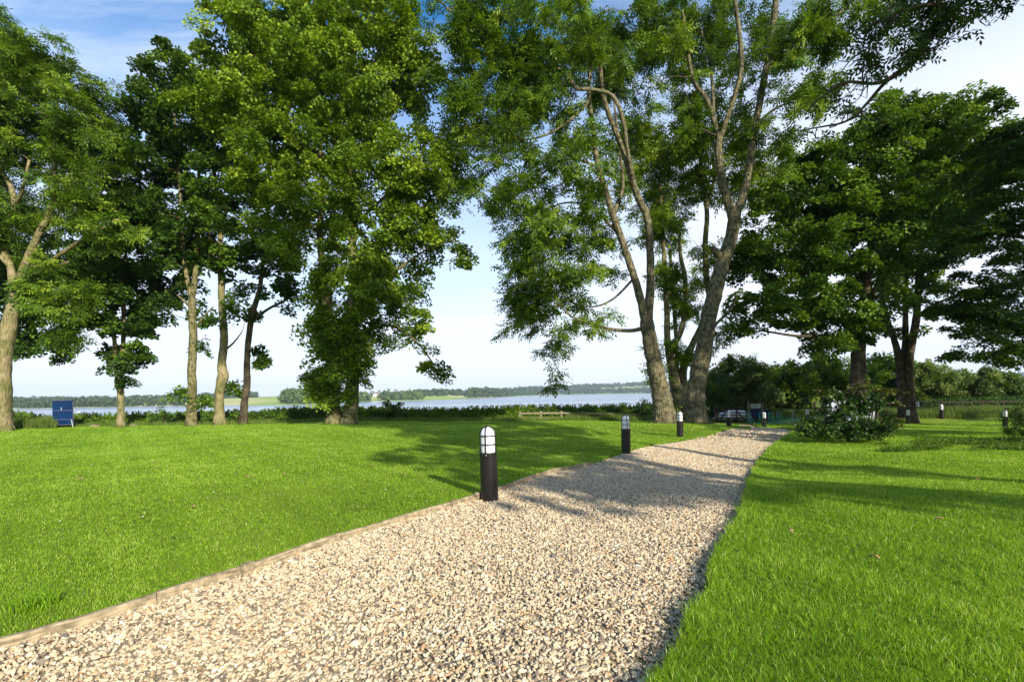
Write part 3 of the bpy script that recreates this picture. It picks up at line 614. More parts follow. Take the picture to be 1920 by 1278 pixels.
# the two great ash stems right of centre
tree('ash_tree', 'great ash dividing into curving limbs, left one of the massive pair beside the path', 23.5,
     [[(1247, 791, 0, 33), (1243, 760, 0, 30), (1235, 715, 0, 26), (1226, 680, 0, 24), (1219, 640, 0, 22), (1213, 600, 0, 20)],
      [(1211, 605, 0, 15), (1201, 560, 0, 12), (1186, 510, 0, 11), (1166, 450, 0, 10.5), (1150, 405, 0, 10), (1134, 350, 0, 9), (1119, 300, 0, 8), (1112, 240, 0, 7), (1104, 170, 0, 6), (1108, 90, 0, 5), (1100, 10, 0, 4)],
      [(1215, 605, 0, 15), (1219, 540, 0, 12.5), (1219, 470, 0, 11.5), (1214, 410, 0, 11), (1197, 372, -.1, 10.5), (1181, 325, -.2, 9), (1165, 275, -.2, 8), (1146, 225, -.2, 7.5), (1131, 180, -.2, 7), (1124, 110, -.2, 6), (1116, 30, -.2, 5)],
      [(1160, 440, .1, 7), (1152, 400, .6, 7), (1168, 350, .9, 5), (1160, 270, 1, 4), (1150, 180, 1, 3)],
      [(1190, 350, -.2, 7), (1176, 280, -.6, 6), (1168, 225, -.9, 6), (1148, 180, -1, 5.5), (1108, 168, -1.2, 5), (1080, 165, -1.4, 5), (1055, 132, -1.5, 4.5), (1005, 124, -1.7, 4), (965, 95, -1.8, 4), (905, 62, -2, 3.5), (850, 25, -2.2, 2.5), (810, -10, -2.4, 2)],
      [(1218, 610, 0, 8), (1190, 619, -.1, 6), (1150, 618, -.3, 5), (1105, 606, -.5, 3.5), (1070, 592, -.6, 3), (1048, 570, -.6, 2)],
      [(1115, 310, 0, 5), (1075, 298, -.3, 4), (1040, 308, -.5, 3.5), (1000, 340, -.8, 3), (955, 375, -1, 2)], [(1105, 190, 0, 5), (1075, 220, -.5, 4), (1035, 248, -.9, 3.5), (985, 262, -1.2, 2.5), (930, 250, -1.4, 2)],
      [(1160, 440, 0, 4), (1110, 390, .4, 3), (1060, 380, .6, 2.5), (1010, 400, .8, 2)], [(1134, 350, 0, 3), (1100, 300, -.8, 2.5), (1062, 255, -1, 2)], [(1190, 520, 0, 4), (1150, 560, .3, 3), (1110, 575, .4, 2.5), (1080, 560, .5, 2)]],
     [(1035, 540, 85, 55, -.3, 2.4, 1.1), (985, 590, 42, 48, -.4, 1.5, 1.1), (1040, 655, 26, 40, -.4, .9, 1.2), (1038, 700, 16, 24, -.4, .5), (1105, 590, 55, 28, 0, 1.4, .8), (1010, 460, 65, 45, 0, 2), (1060, 420, 100, 50, .5, 2.4, 1.1), (1120, 480, 55, 55, 1.8, 1.5, 1), (1150, 340, 60, 70, 2.2, 1.7, .75), (1090, 240, 60, 40, .8, 1.6, .7), (980, 520, 50, 50, 0, 1.6, 1), (950, 370, 75, 60, -1, 2, .8), (930, 250, 90, 70, -1.2, 2.4, .9), (925, 130, 110, 80, -1.5, 2.6, .9), (1010, 60, 130, 70, -1.4, 2.8, .9),
      (1060, 310, 80, 60, -.5, 2.2, .75), (1090, 130, 90, 80, 1.8, 2.2, .7), (1160, 80, 90, 80, 2.4, 2.2, .7), (1190, 220, 70, 80, 2.4, 1.8, .65), (1120, 60, 60, 50, -1.8, 1.2, .5), (1000, 180, 80, 60, -1, 2, .8), (850, 180, 40, 60, -1.4, 1.4, .8), (1230, 40, 60, 50, 1.2, 2, .8), (880, 60, 60, 60, -1.8, 1.8, .5), (870, 330, 40, 50, -1, 1.4, .7), (820, 20, 40, 20, -2, 1, .6)],
     L_ASH, BARK, 31, 'ash', .115, .62, 24, 1.1, rs=.61)
tree('ash_tree', 'great ash leaning right with a knobbly fork halfway up, right one of the massive pair', 24,
     [[(1303, 791, 0, 30), (1304, 750, 0, 26), (1311, 700, 0, 24), (1322, 640, 0, 22), (1332, 580, 0, 21), (1345, 530, 0, 20), (1358, 485, 0, 20), (1372, 440, 0, 17), (1377, 400, 0, 17)],
      [(1375, 410, 0, 14), (1362, 370, 0, 12), (1352, 330, 0, 11.5), (1347, 280, 0, 10), (1350, 250, 0, 9)],
      [(1377, 410, 0, 14), (1392, 370, 0, 11), (1402, 330, 0, 10), (1409, 280, 0, 9.5), (1419, 220, 0, 9.5), (1433, 150, 0, 9), (1445, 80, 0, 8.5), (1455, 0, 0, 8), (1460, -80, 0, 6)],
      [(1350, 262, 0, 8), (1338, 225, .2, 7), (1324, 185, .4, 6.5), (1302, 155, .5, 6), (1290, 100, .5, 5), (1280, 20, .4, 4)],
      [(1350, 258, 0, 8), (1364, 220, -.3, 7), (1376, 185, -.4, 6.5), (1390, 130, -.5, 6.5), (1387, 70, -.5, 6), (1378, 0, -.5, 5), (1375, -60, -.5, 4)],
      [(1338, 215, .2, 5), (1335, 150, .8, 4.5), (1322, 80, 1, 4), (1300, 20, 1, 3)],
      [(1318, 640, -.2, 5), (1345, 605, -.6, 4), (1368, 583, -.8, 4), (1378, 562, -.9, 3), (1380, 548, -.9, 2)],
      [(1346, 300, 0, 4), (1330, 250, .5, 3.5), (1300, 215, .8, 3), (1290, 180, 1, 2)], [(1440, 110, 0, 4), (1480, 75, -.5, 3), (1530, 60, -1, 2.5), (1580, 20, -1.2, 2)], [(1420, 230, 0, 4), (1460, 200, -.4, 3), (1500, 190, -.6, 2)],
      [(1352, 482, 0, 11), (1340, 470, -.2, 10), (1336, 462, -.3, 5)]],
     [(1330, 50, 110, 70, 2.4, 2.2, .65), (1300, 150, 80, 60, 2.2, 2, .5), (1420, 60, 80, 90, 2.4, 2.2, .6), (1490, 100, 75, 80, -.5, 2.2, .85), (1280, 60, 80, 60, 2, 2, .65), (1300, 250, 50, 50, .8, 1.6, .7), (1540, 40, 70, 60, -.9, 2, .9), (1470, 230, 55, 60, -.3, 1.7, .8), (1540, 170, 45, 50, -.5, 1.3, .5), (1400, 200, 35, 50, .6, 1.4, .6), (1450, 300, 40, 30, 0, 1.2, .5), (1240, 110, 60, 60, .4, 1.8, .7), (1620, 20, 50, 40, -1, 1.4, .5)],
     L_ASH, BARK, 32, 'ash', .115, .62, 24, 1.0, rs=.66)
tree('ivy_clad_ash', 'slender many-stemmed ash with ivy, seen between the pair of great ash trunks', 28,
     [[(1282, 778, 0, 13), (1270, 745, 0, 11), (1260, 700, 0, 8), (1252, 640, 0, 7), (1250, 580, 0, 6), (1246, 500, 0, 5), (1242, 420, 0, 4), (1236, 330, 0, 3)],
      [(1282, 778, 0, 13), (1276, 745, 0, 12), (1266, 715, -.3, 10), (1258, 680, -.4, 8), (1260, 650, -.4, 8), (1275, 625, -.4, 6), (1284, 580, -.3, 5), (1284, 520, -.3, 5), (1276, 480, -.3, 4), (1274, 420, 0, 3)],
      [(1282, 778, .2, 13), (1284, 740, .2, 11), (1280, 700, .2, 9), (1292, 660, .2, 8), (1310, 620, .4, 5)], [(1270, 720, 0, 5), (1268, 640, .4, 4), (1262, 560, .5, 4), (1256, 470, .6, 3)],
      [(1330, 560, .3, 6), (1325, 520, .3, 6), (1322, 460, .3, 6), (1326, 400, .3, 5), (1318, 340, .3, 4), (1310, 280, .3, 3)], [(1300, 640, .3, 6), (1325, 590, .3, 6), (1330, 560, .3, 6)], [(1322, 385, .3, 4), (1338, 340, .3, 3), (1336, 290, .3, 3)]],
     [(1240, 400, 60, 65, .6, 2, 1.2), (1290, 330, 85, 60, .8, 2.4, 1.1), (1210, 320, 60, 50, .8, 2, 1), (1300, 240, 85, 55, .6, 2.4, 1), (1420, 320, 70, 55, 1, 2, 1.1), (1390, 250, 40, 40, 1, 1.4), (1268, 560, 40, 50, .5, 1.2, 1.1), (1252, 520, 25, 60, -.3, .8), (1272, 655, 24, 36, -.5, .6, 1.3), (1320, 660, 16, 22, .2, .6), (1330, 500, 34, 60, .6, 1.2, .6), (1360, 620, 40, 16, .8, .9, .5), (1230, 660, 10, 60, -.1, .5, .8)],
     L_BRI, BARK_G, 33, 'ash', .12, .60, 24, 1.0)
# right-hand group
tree('spreading_maple', 'broad dark maple with one thick straight trunk, standing behind the round shrub', 27.5,
     [[(1608, 790, 0, 16), (1608, 740, 0, 15), (1608, 690, 0, 14.5), (1611, 640, 0, 13), (1614, 590, 0, 11), (1624, 540, 0, 8), (1632, 470, 0, 7), (1636, 380, 0, 5), (1640, 280, 0, 3)],
      [(1611, 640, 0, 8), (1570, 560, 0, 6), (1520, 500, 0, 5), (1470, 450, 0, 3)], [(1610, 650, 0, 6), (1560, 630, -.5, 4), (1500, 630, -1, 3), (1430, 620, -1.2, 2)], [(1614, 600, 0, 6), (1660, 500, 0, 5), (1700, 400, 0, 4), (1730, 300, 0, 2.5)], [(1608, 660, 0, 5), (1580, 600, -.5, 4), (1540, 560, -1, 3)]],
     [(1500, 570, 110, 52, -.4, 3.4, 1.2), (1420, 590, 55, 42, -.6, 2, 1.1), (1600, 590, 95, 60, -.6, 3, 1.2), (1560, 650, 70, 26, -.6, 2, 1), (1480, 480, 105, 62, 0, 3.4, 1.2), (1600, 480, 120, 80, 0, 3.6, 1.2), (1530, 380, 115, 75, 0, 3.4, 1.2), (1650, 380, 120, 80, 0, 3.6, 1.2), (1600, 290, 100, 55, 0, 3), (1690, 270, 110, 55, 0, 3, 1.1), (1780, 215, 80, 32, -.4, 2.2, 1.1), (1840, 175, 35, 16, -.6, 1, .8), (1700, 205, 70, 36, 0, 1.8, 1.2), (1630, 240, 80, 45, 0, 2.2, 1.1), (1800, 240, 90, 50, 0, 2.2, 1.1), (1855, 285, 55, 50, 0, 1.6, 1.1), (1450, 380, 60, 55, 0, 2), (1420, 480, 50, 70, 0, 2), (1520, 300, 60, 40, 0, 1.8)],
     L_SYC, BARK_D, 41, 'syc', .16, .68, 130, 1.12, flat=.45, layer=.38)
tree('multi_stemmed_maple', 'dark maple splitting low into three slender stems, right of the thick-trunked maple', 32.5,
     [[(1697, 785, 0, 12), (1692, 740, 0, 9), (1688, 690, 0, 8), (1678, 640, 0, 6), (1664, 600, 0, 5), (1652, 550, 0, 4)], [(1705, 785, -.2, 13), (1706, 740, -.2, 9), (1704, 690, -.2, 8), (1710, 640, -.2, 7.5), (1719, 590, -.2, 7), (1722, 520, -.2, 6), (1726, 440, 0, 4)],
      [(1692, 690, .1, 6), (1697, 640, .1, 6), (1698, 560, .1, 5), (1700, 460, .1, 4), (1705, 350, 0, 3)], [(1718, 595, 0, 3.5), (1745, 575, 0, 3), (1775, 560, 0, 2)], [(1722, 520, 0, 4), (1780, 450, 0, 3), (1830, 380, 0, 2)]],
     [(1690, 520, 70, 50, 0, 2.4, 1.1), (1755, 540, 40, 22, 0, 1.4, .8), (1740, 450, 80, 62, 0, 2.6, 1.1), (1760, 350, 100, 75, 0, 3, 1.3), (1790, 400, 80, 70, .3, 2.6, 1.2), (1830, 300, 75, 60, 0, 2.6, 1.1), (1690, 620, 40, 26, .6, 1, .7), (1745, 590, 25, 12, 0, .8, .6), (1640, 640, 24, 40, .8, 1, .8)],
     L_SYC, BARK_D, 42, 'syc', .18, .74, 125, 1.12, flat=.45, layer=.38)
tree('weeping_beech', 'dark layered beech reaching in from the right edge, branches hanging low', 25,
     [[(2075, 800, 0, 22), (2072, 700, 0, 19), (2065, 600, 0, 17), (2055, 480, 0, 13), (2040, 350, 0, 9), (2020, 230, 0, 5)], [(2065, 620, 0, 8), (2000, 580, -.3, 6), (1920, 590, -.5, 4), (1830, 600, -.6, 2.5)], [(2060, 520, 0, 8), (1980, 460, 0, 5), (1890, 440, 0, 4), (1800, 420, 0, 2)], [(2045, 400, 0, 7), (1970, 330, 0, 5), (1900, 300, 0, 3)], [(2068, 660, 0, 6), (2000, 650, -.5, 4), (1900, 655, -.8, 2)]],
     [(1860, 540, 88, 55, -.3, 2.4, 1.2), (1850, 610, 80, 36, -.4, 2, 1.5), (1880, 655, 90, 28, -.6, 1.8, 1.7), (1840, 580, 75, 30, -.2, 2, 1.2), (1830, 445, 80, 55, 0, 2.4, 1.1), (1900, 390, 80, 80, 0, 2.6, 1.2), (1900, 300, 60, 60, .2, 2, 1.2), (1910, 235, 40, 28, .3, 1.2, 1.2), (2000, 450, 100, 200, 0, 3), (2010, 640, 90, 50, 0, 2.4), (2010, 250, 80, 70, 0, 2.4)],
     L_DRK, BARK_D, 43, 'syc', .13, .66, 150, 1.25, flat=.32, layer=.28)

# ash just outside the right edge whose branch hangs into the top right corner; world coordinates (x, y, z, radius)
def PW(px, py, d, r): q = P(px, py, d); return (q[0], q[1], q[2], r)
def BW(px, py, d, rx, ry, rd, k=1.0):
    q = P(px, py, d); return (q[0], q[1], rx * d / F, rd, q[2], ry * d / F, k * 1.7)
def merge_into(root, other):
    for ch in list(other.children):
        if ch.name.startswith('trunk'): ch.name = 'hanging_bough'
        else: ch.name = 'bough_leaves'
        ch.location = Vector(other.location) - Vector(root.location) + Vector(ch.location); ch.parent = root
    bpy.data.objects.remove(other)
kw = dict(world=True, twigs=False)
T0 = tree('ash_tree', 'ash tree outside the right edge whose leafy bough hangs into the top right corner', 24,
     [[(11.5, 3.5, -.2, .34), (11.5, 3.5, .4, .27), (11.4, 3.6, 3, .22), (11.2, 3.8, 6, .19), (11.3, 3.4, 9, .15), (11.6, 3.2, 13, .08), (11.6, 3.1, 16, .04)],
      [(11.2, 3.8, 5.6, .12), (9.8, 4.9, 7.2, .10), (8.2, 5.9, 7.9, .085), PW(1930, -75, 6.6, .075)]],
     [(11.5, 3.2, 3.0, 2.6, 11.5, 3.2, 1), (11.8, 2.4, 2.4, 2.4, 15, 2.2, 1)], L_ASH, BARK, 51, 'syc', .30, .7, 55, 1.35, **kw)
B0 = tree('bough', 'x', 24,
     [[PW(1930, -75, 6.6, .072), PW(1850, -30, 6.6, .062), PW(1785, 20, 6.6, .052), PW(1728, 92, 6.6, .045), PW(1706, 122, 6.6, .042), PW(1650, 155, 6.55, .026), PW(1590, 154, 6.5, .020), PW(1560, 168, 6.5, .017), PW(1525, 195, 6.5, .012), PW(1510, 215, 6.5, .008)],
      [PW(1706, 122, 6.6, .032), PW(1660, 155, 6.7, .024), PW(1620, 200, 6.8, .020), PW(1585, 228, 6.8, .016), PW(1540, 238, 6.8, .012), PW(1490, 246, 6.8, .006)],
      [PW(1590, 154, 6.5, .010), PW(1568, 175, 6.4, .008), PW(1575, 205, 6.4, .006), PW(1560, 235, 6.4, .004)], [PW(1620, 154, 6.5, .009), PW(1614, 180, 6.5, .006), PW(1590, 200, 6.5, .004)],
      [PW(1785, 20, 6.6, .03), PW(1730, 10, 6.3, .02), PW(1650, 40, 6.2, .012), PW(1600, 60, 6.2, .006)], [PW(1850, -30, 6.6, .03), PW(1870, 10, 6.4, .015), PW(1895, 15, 6.3, .006)],
      [PW(1722, 100, 6.6, .02), PW(1760, 85, 6.4, .01), PW(1800, 60, 6.3, .005)]],
     [BW(1720, 30, 6.5, 75, 42, .35, 1.0), BW(1640, 60, 6.4, 60, 40, .3, .9), BW(1790, 30, 6.4, 60, 32, .3, 1.1), BW(1860, 8, 6.3, 50, 22, .25, 1.1), BW(1700, 100, 6.5, 45, 32, .3, .9), BW(1650, 130, 6.5, 42, 28, .25, .7), BW(1600, 195, 6.6, 60, 30, .3, .35), BW(1560, 230, 6.7, 45, 22, .3, .3), BW(1600, 110, 6.5, 35, 25, .25, .5), BW(1740, -40, 6.5, 120, 40, .4, .8)],
     L_SHR, BARK_D, 52, 'ash', .075, .17, 4, 1.15, world=True, twigs=True, sub=.35)
merge_into(T0, B0)
tree('ash_tree', 'tall ash standing out of view behind the camera to the right, shading the lawn', 24,
     [[(13, -5, -.2, .5), (13, -5, .5, .38), (12.9, -4.9, 5, .3), (13, -5, 10, .22), (13, -5, 16, .1)], [(13, -5, 10, .17), (11.5, -5.2, 14, .13), (9.5, -5.4, 18, .09), (6.5, -5.5, 21.5, .05)]],
     [(9.6, -5.6, 3.0, 2.4, 18.6, 3.2, 1.1), (5.9, -5.5, 2.6, 2.0, 22.2, 2.6, 1.1), (13, -5, 3.6, 3.2, 11.5, 2.4, .75), (13.2, -5.5, 3.4, 3.2, 16, 3, .9), (10.8, -7, 3.0, 2.4, 9.6, 1.2, .5), (13.4, -9.2, 2.0, 1.6, 9.6, .8, .3), (15.4, -10.6, 1.8, .6, 9, .5, 1.1), (17.9, -8.2, 1.6, .35, 9.2, .3, .7), (12.2, -9.8, 1.6, .5, 9, .3, 3), (10.5, -2, 2, 1.6, 8.6, .5, .5), (8.8, -2.2, 1.7, .35, 5.4, .12, .9), (9.2, -.9, 1.4, .25, 5.1, .12, .8)], L_ASH, BARK, 53, 'syc', .30, .7, 55, 1.6, **kw)
for k, (x, y, h0, h1, rr, kd) in enumerate([(24, 2, 8, 25, 5.2, .9), (35, 8, 8, 25, 5.2, .9), (6.5, -8, 18.5, 26, 4.6, .9), (14.5, -11, 18.5, 27, 4.4, .8), (45, 14, 8, 25, 5, .9)]):
    if k in (2, 3): continue
    lab = ['tall sycamore out of view to the right of the camera, beside the overhanging ash', 'tall sycamore out of view to the right, beyond the first one', 'very tall bare-stemmed sycamore close behind the camera',
           'very tall bare-stemmed sycamore behind the camera and further right', 'outermost tall sycamore out of view to the right'][k]
    zc_ = (h0 + h1) / 2; hz_ = (h1 - h0) / 2
    tree('sycamore', lab, 24, [[(x, y, -.9, .55), (x, y, 0, .42), (x + .1, y, h0, .30), (x, y + .1, zc_, .2), (x, y, h1 - 1, .06)]],
         [(x, y, rr, rr * .8, zc_, hz_, kd * .85)] + ([(x + 2.5, y + 1, 4.8, 3.8, 10, 2.2, 1.2)] if k == 0 else []), L_DRK, BARK_D, 60 + k, 'syc', .36, .9, 70, 1.5, **kw)

# ---------------------------------------------------------------- shrubs, round trees, hedges
def bush(name, label, d, stems, blobs, lm, seed, size=.08, cr=.28, per=60, kind='leaf', dens=1.2, cat='shrub', group=None, bm=BARK_D, flat=.7, layer=.7):
    return tree(name, label, d, stems, blobs, lm, bm, seed, kind, size, cr, per, dens, group=group, cat=cat, flat=flat, layer=layer, sub=.6)
rt = [(1385, 740, 42, [(1385, 715, 62, 46, 0, 2.6), (1345, 735, 30, 40, 0, 1.6), (1400, 750, 55, 30, 0, 2)], L_WIL, 'pale-leaved drooping willow-like tree just right of the great ash trunks', 'small_willow'),
      (1470, 742, 44, [(1478, 720, 62, 44, 0, 2.6), (1460, 750, 60, 28, 0, 2)], L_HDG, 'rounded green tree between the drooping tree and the thick-trunked maple', 'round_tree'),
      (1545, 740, 45, [(1548, 708, 44, 46, 0, 2.4), (1580, 730, 40, 36, 0, 2)], L_HDG, 'rounded tree half hidden behind the thick maple trunk on its left side', 'round_tree'),
      (1655, 740, 47, [(1655, 712, 40, 50, 0, 2.4)], L_SYC, 'rounded tree filling the gap between the two maple trunks', 'round_tree'),
      (1738, 745, 45, [(1735, 722, 48, 40, 0, 2.4), (1720, 700, 24, 20, 0, 1.2)], L_WIL, 'sunlit rounded tree behind the dark hedge, right of the slender maple stems', 'round_tree'),
      (1850, 745, 45, [(1845, 726, 72, 34, 0, 2.6), (1905, 735, 36, 30, 0, 2), (1800, 735, 30, 22, 0, 1.4)], L_WIL, 'wide rounded tree behind the dark hedge near the right edge', 'round_tree')]
for k, (px, py, d, bl, lm, lab, nm) in enumerate(rt):
    b = ground(*P(px, py, d)[:2]) ; pyb = HY + (CZ - float(b) - .2) * F / d - sR * (px - HX)
    bush(nm, lab, d, [[(px, pyb, 0, 5), (px + 2, py, 0, 4), (px - 3, bl[0][1], 0, 2.5)]], bl, lm, 70 + k,   .24, .6, 130, 'leaf', 2.2, 'tree', 'rounded trees behind the field gate and the dark hedge')
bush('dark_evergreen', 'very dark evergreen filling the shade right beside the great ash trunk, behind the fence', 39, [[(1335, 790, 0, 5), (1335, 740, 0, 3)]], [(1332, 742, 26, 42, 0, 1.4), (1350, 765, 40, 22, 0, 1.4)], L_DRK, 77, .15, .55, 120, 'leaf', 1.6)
# shrub beside the path on the right
bush('round_shrub', 'large mixed shrub with broad glossy leaves on the lawn at the right of the path', 16,
     [[(1590, 828, 0, 3), (1580, 790, 0, 2.5), (1570, 750, 0, 1.5)], [(1610, 828, 0, 3), (1630, 780, 0, 2), (1640, 730, 0, 1.2)], [(1600, 828, 0, 3), (1600, 780, 0, 2), (1605, 740, 0, 1)]],
     [(1575, 800, 62, 26, -.2, .75, 1.5), (1540, 812, 34, 14, -.2, .5, 1.4), (1580, 770, 45, 26, 0, .6, .75), (1640, 805, 45, 22, -.2, .6, 1.3), (1630, 760, 45, 26, 0, .5, .9), (1560, 745, 22, 18, 0, .3, .9), (1600, 775, 50, 30, .3, .5, .25), (1520, 800, 26, 18, 0, .4, 1.2)], L_SHR, 81, .095, .20, 56, 'syc', 1.5)
bush('sapling_maple', 'red-tinged young maple sapling growing up through the round shrub', 16.2,
     [[(1630, 826, 0, 3), (1635, 780, 0, 2), (1640, 735, 0, 1.4), (1625, 712, 0, 1)], [(1638, 770, 0, 1.5), (1665, 740, 0, 1), (1690, 745, 0, .8)]],
     [(1630, 728, 38, 12, -.1, .4, 1.1), (1665, 735, 32, 14, -.1, .4, 1), (1600, 740, 26, 10, 0, .3, .8), (1672, 758, 14, 9, -.1, .2, 1), (1665, 790, 26, 20, -.3, .3, .9), (1540, 735, 16, 10, 0, .2, .6)], L_RED, 82, .10, .18, 26, 'syc', 1.5, 'sapling', flat=.3, layer=.2)
bush('yew_shrub', 'dark fine-leaved shrub cut off by the right edge of the picture', 14.5,
     [[(1935, 835, 0, 3), (1935, 780, 0, 2)]], [(1935, 790, 36, 44, 0, .7, 1.6), (1930, 815, 32, 16, 0, .5, 1.4)], L_DRK, 83, .05, .16, 70, 'leaf', 1.7)

def leaf_strip(name, label, prof, thick, n, lm, seed, size=.07, shoots=0, cat='hedge', bm=BARK_D, rag=.12, group=None):
    """hedge: prof = [(px, ytop, depth)], leaves over the faces and through the volume, woody stems inside"""
    n = int(n * 2.0); size *= 1.35; r = np.random.default_rng(seed); prof = np.array(prof, float)
    u = r.uniform(prof[0, 0], prof[-1, 0], n); d = np.interp(u, prof[:, 0], prof[:, 2]); yt = np.interp(u, prof[:, 0], prof[:, 1]) + 1.5
    top = P(u, yt, d); gz = ground(top[:, 0], top[:, 1]) - .1; H = np.maximum(top[:, 2] - gz, .2)
    H = H * (1 + rag * nzf(u, u * 0, .11) * .8 + rag * .5 * nzf(u, u * 0 + 3, .41))
    th = r.uniform(-.5, 3.6, n); q = r.random(n) ** .35   # half ellipse cross-section
    v = np.clip(np.sin(th), -.2, 1) * q; v = np.where(r.random(n) < .45, r.random(n) * q, v); off = -np.cos(th) * q
    lump = 1 + .22 * nzf(top[:, 0] * 1.0, v * 3, 2.3)
    y = top[:, 1] + off * thick * lump * np.sqrt(np.clip(1.15 - v ** 2, .1, 1)); z = gz + np.clip(v, 0, 1) * H
    C = np.column_stack([top[:, 0], y, z])
    D = nrm(np.column_stack([r.normal(0, 1, n), r.normal(0, 1, n) - .2, r.normal(.1, .7, n)])); Nn = nrm(np.column_stack([r.normal(0, .6, n), off * 1.0 + r.normal(0, .6, n), .5 + r.random(n)]))
    Nn = nrm(Nn - D * np.sum(Nn * D, 1)[:, None]); ln = size * r.uniform(.6, 1.3, n)
    rnd = np.clip(.42 + .25 * nzf(C[:, 0], C[:, 2] * 2, 1.4) + .2 * r.normal(size=n), 0, 1)
    base = np.array([float(top[:, 0].mean()), float(top[:, 1].mean()), float(gz.min())])
    if shoots:
        k = r.integers(0, n, shoots); m = 9
        px_ = np.repeat(top[k, 0], m); py_ = np.repeat(top[k, 1] + r.normal(0, thick * .4, shoots), m); t = np.tile(np.arange(m) / m, shoots)
        hh = np.repeat(r.uniform(.05, .30, shoots) , m); lx = np.repeat(r.normal(0, .12, shoots), m)
        Cs = np.column_stack([px_ + lx * t, py_, np.repeat(gz[k] + H[k] * .92, m) + hh * t]); Ds = nrm(np.column_stack([r.normal(0, .6, len(Cs)), r.normal(0, .6, len(Cs)), np.full(len(Cs), 1.0)]))
        Ns = nrm(np.cross(Ds, r.normal(size=Ds.shape)))
        C = np.vstack([C, Cs]); D = np.vstack([D, Ds]); Nn = np.vstack([Nn, Ns]); ln = np.concatenate([ln, np.full(len(Cs), size * .95)]); rnd = np.concatenate([rnd, np.clip(r.normal(.5, .2, len(Cs)), 0, 1)])
    root = empty(name, base); tag(root, label, cat, group)
    leaves('foliage', C, D, Nn, ln, ln * .62, lm, root, rnd, base)
    lines = []
    for x in np.arange(prof[0, 0], prof[-1, 0], 9):
        d_ = np.interp(x, prof[:, 0], prof[:, 2]); p = P(x + r.normal(0, 2), np.interp(x, prof[:, 0], prof[:, 1]), d_); g_ = float(ground(p[0], p[1])); hh = max(p[2] - g_, .3)
        lines.append((np.array([[p[0], p[1], g_ - .1], [p[0] + r.normal(0, .08), p[1], g_ + hh * .5], [p[0] + r.normal(0, .15), p[1] + r.normal(0, .1), g_ + hh * .85]]), np.array([.03, .02, .008]), 4, 0))
    tubes('woody_stems', lines, bm, root, base)['kind'] = 'stuff'
    return root
leaf_strip('hedge', 'low hedge at the far left beside the blue board and the leaning ash', [(15, 772, 29), (60, 778, 29), (95, 784, 29), (140, 779, 29), (220, 779, 29), (300, 775, 29), (345, 778, 29)], .7, 26000, L_HDG, 91, .085, 260)
leaf_strip('hedge', 'dark hedge behind the three close tree stems and the ivy tree', [(345, 772, 30), (400, 769, 30), (440, 772, 30), (500, 768, 30), (560, 764, 30), (620, 764, 30), (680, 764, 30)], .8, 34000, L_SYC, 92, .10, 60)
leaf_strip('hedge', 'long sunlit clipped hedge between the ivy tree and the great ash trunks', [(672, 768, 30), (760, 766, 30), (820, 768, 30), (900, 766, 30), (960, 764, 30), (1060, 762, 30), (1140, 761, 30), (1200, 760, 30), (1260, 758, 30)], .8, 70000, L_HDG, 93, .085, 620)
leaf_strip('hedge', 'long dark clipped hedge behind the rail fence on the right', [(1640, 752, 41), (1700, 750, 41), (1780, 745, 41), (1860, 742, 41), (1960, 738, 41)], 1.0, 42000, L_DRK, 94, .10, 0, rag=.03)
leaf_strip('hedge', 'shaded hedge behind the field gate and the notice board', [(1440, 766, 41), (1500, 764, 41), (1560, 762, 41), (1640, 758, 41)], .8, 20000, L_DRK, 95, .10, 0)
bush('shrub', 'tall dark leafy shrub rising above the hedge just right of the ivy tree', 28.6, [[(730, 792, 0, 2), (735, 765, 0, 1.5)]], [(735, 768, 26, 15, 0, .8), (715, 778, 40, 14, 0, .8), (750, 776, 26, 14, 0, .7)], L_DRK, 96, .13, .32, 50, dens=1.7, kind='syc')
bush('shrub', 'dark shrub left of the great ash trunks at the end of the hedge', 28, [[(1212, 790, 0, 2), (1212, 765, 0, 1.5)]], [(1212, 762, 16, 14, 0, .7), (1218, 775, 14, 14, 0, .7), (1262, 770, 24, 20, 0, .8)], L_DRK, 97, .12, .32, 50, dens=1.7, kind='syc')
bush('shrub', 'small shrub poking above the low hedge right of the forked sycamore', 28, [[(305, 795, 0, 2), (308, 778, 0, 1.2)]], [(308, 776, 22, 10, 0, .6), (330, 784, 18, 10, 0, .6)], L_DRK, 98, .12, .3, 46, dens=1.5, kind='syc')
bush('shrub', 'dark shrub between the middle and the right one of the three close stems', 28.5, [[(436, 795, 0, 2), (436, 775, 0, 1.2)]], [(436, 780, 18, 12, 0, .6)], L_DRK, 99, .12, .3, 46, dens=1.6, kind='syc')

def long_grass(name, px0, px1, d0, d1, n, h0, h1, seed, seeds=False):
    r = np.random.default_rng(seed); d = r.uniform(d0, d1, n); u = r.uniform(px0, px1, n); x = (u - HX) / F * d; z = ground(x, d)
    cl = .5 + .5 * nzf(x, d, 2.2); keep = ~in_path(x, d); x, d, z, cl = x[keep], d[keep], z[keep], cl[keep]; n = len(x)
    blades(name, x, d, z, (h0 + (h1 - h0) * r.random(n)) * (.5 + .7 * cl), .003 + d * .00018 + 0 * x, r.uniform(.1, .6, n), np.clip(r.normal(.45, .22, n), 0, 1), M_LONG, r)['kind'] = 'stuff'
long_grass('meadow_grass', 25, 105, 25.5, 28, 5200, .3, .75, 1)
long_grass('rough_grass', 100, 1240, 26.6, 28.4, 15000, .12, .34, 2)
long_grass('rough_grass', 1060, 1240, 26.6, 28.4, 3600, .25, .5, 3)
long_grass('meadow_grass', 1640, 1960, 33, 39, 20000, .3, .8, 4)
long_grass('rough_grass', 1310, 1640, 36.3, 40, 11000, .2, .5, 5)
r = np.random.default_rng(5)
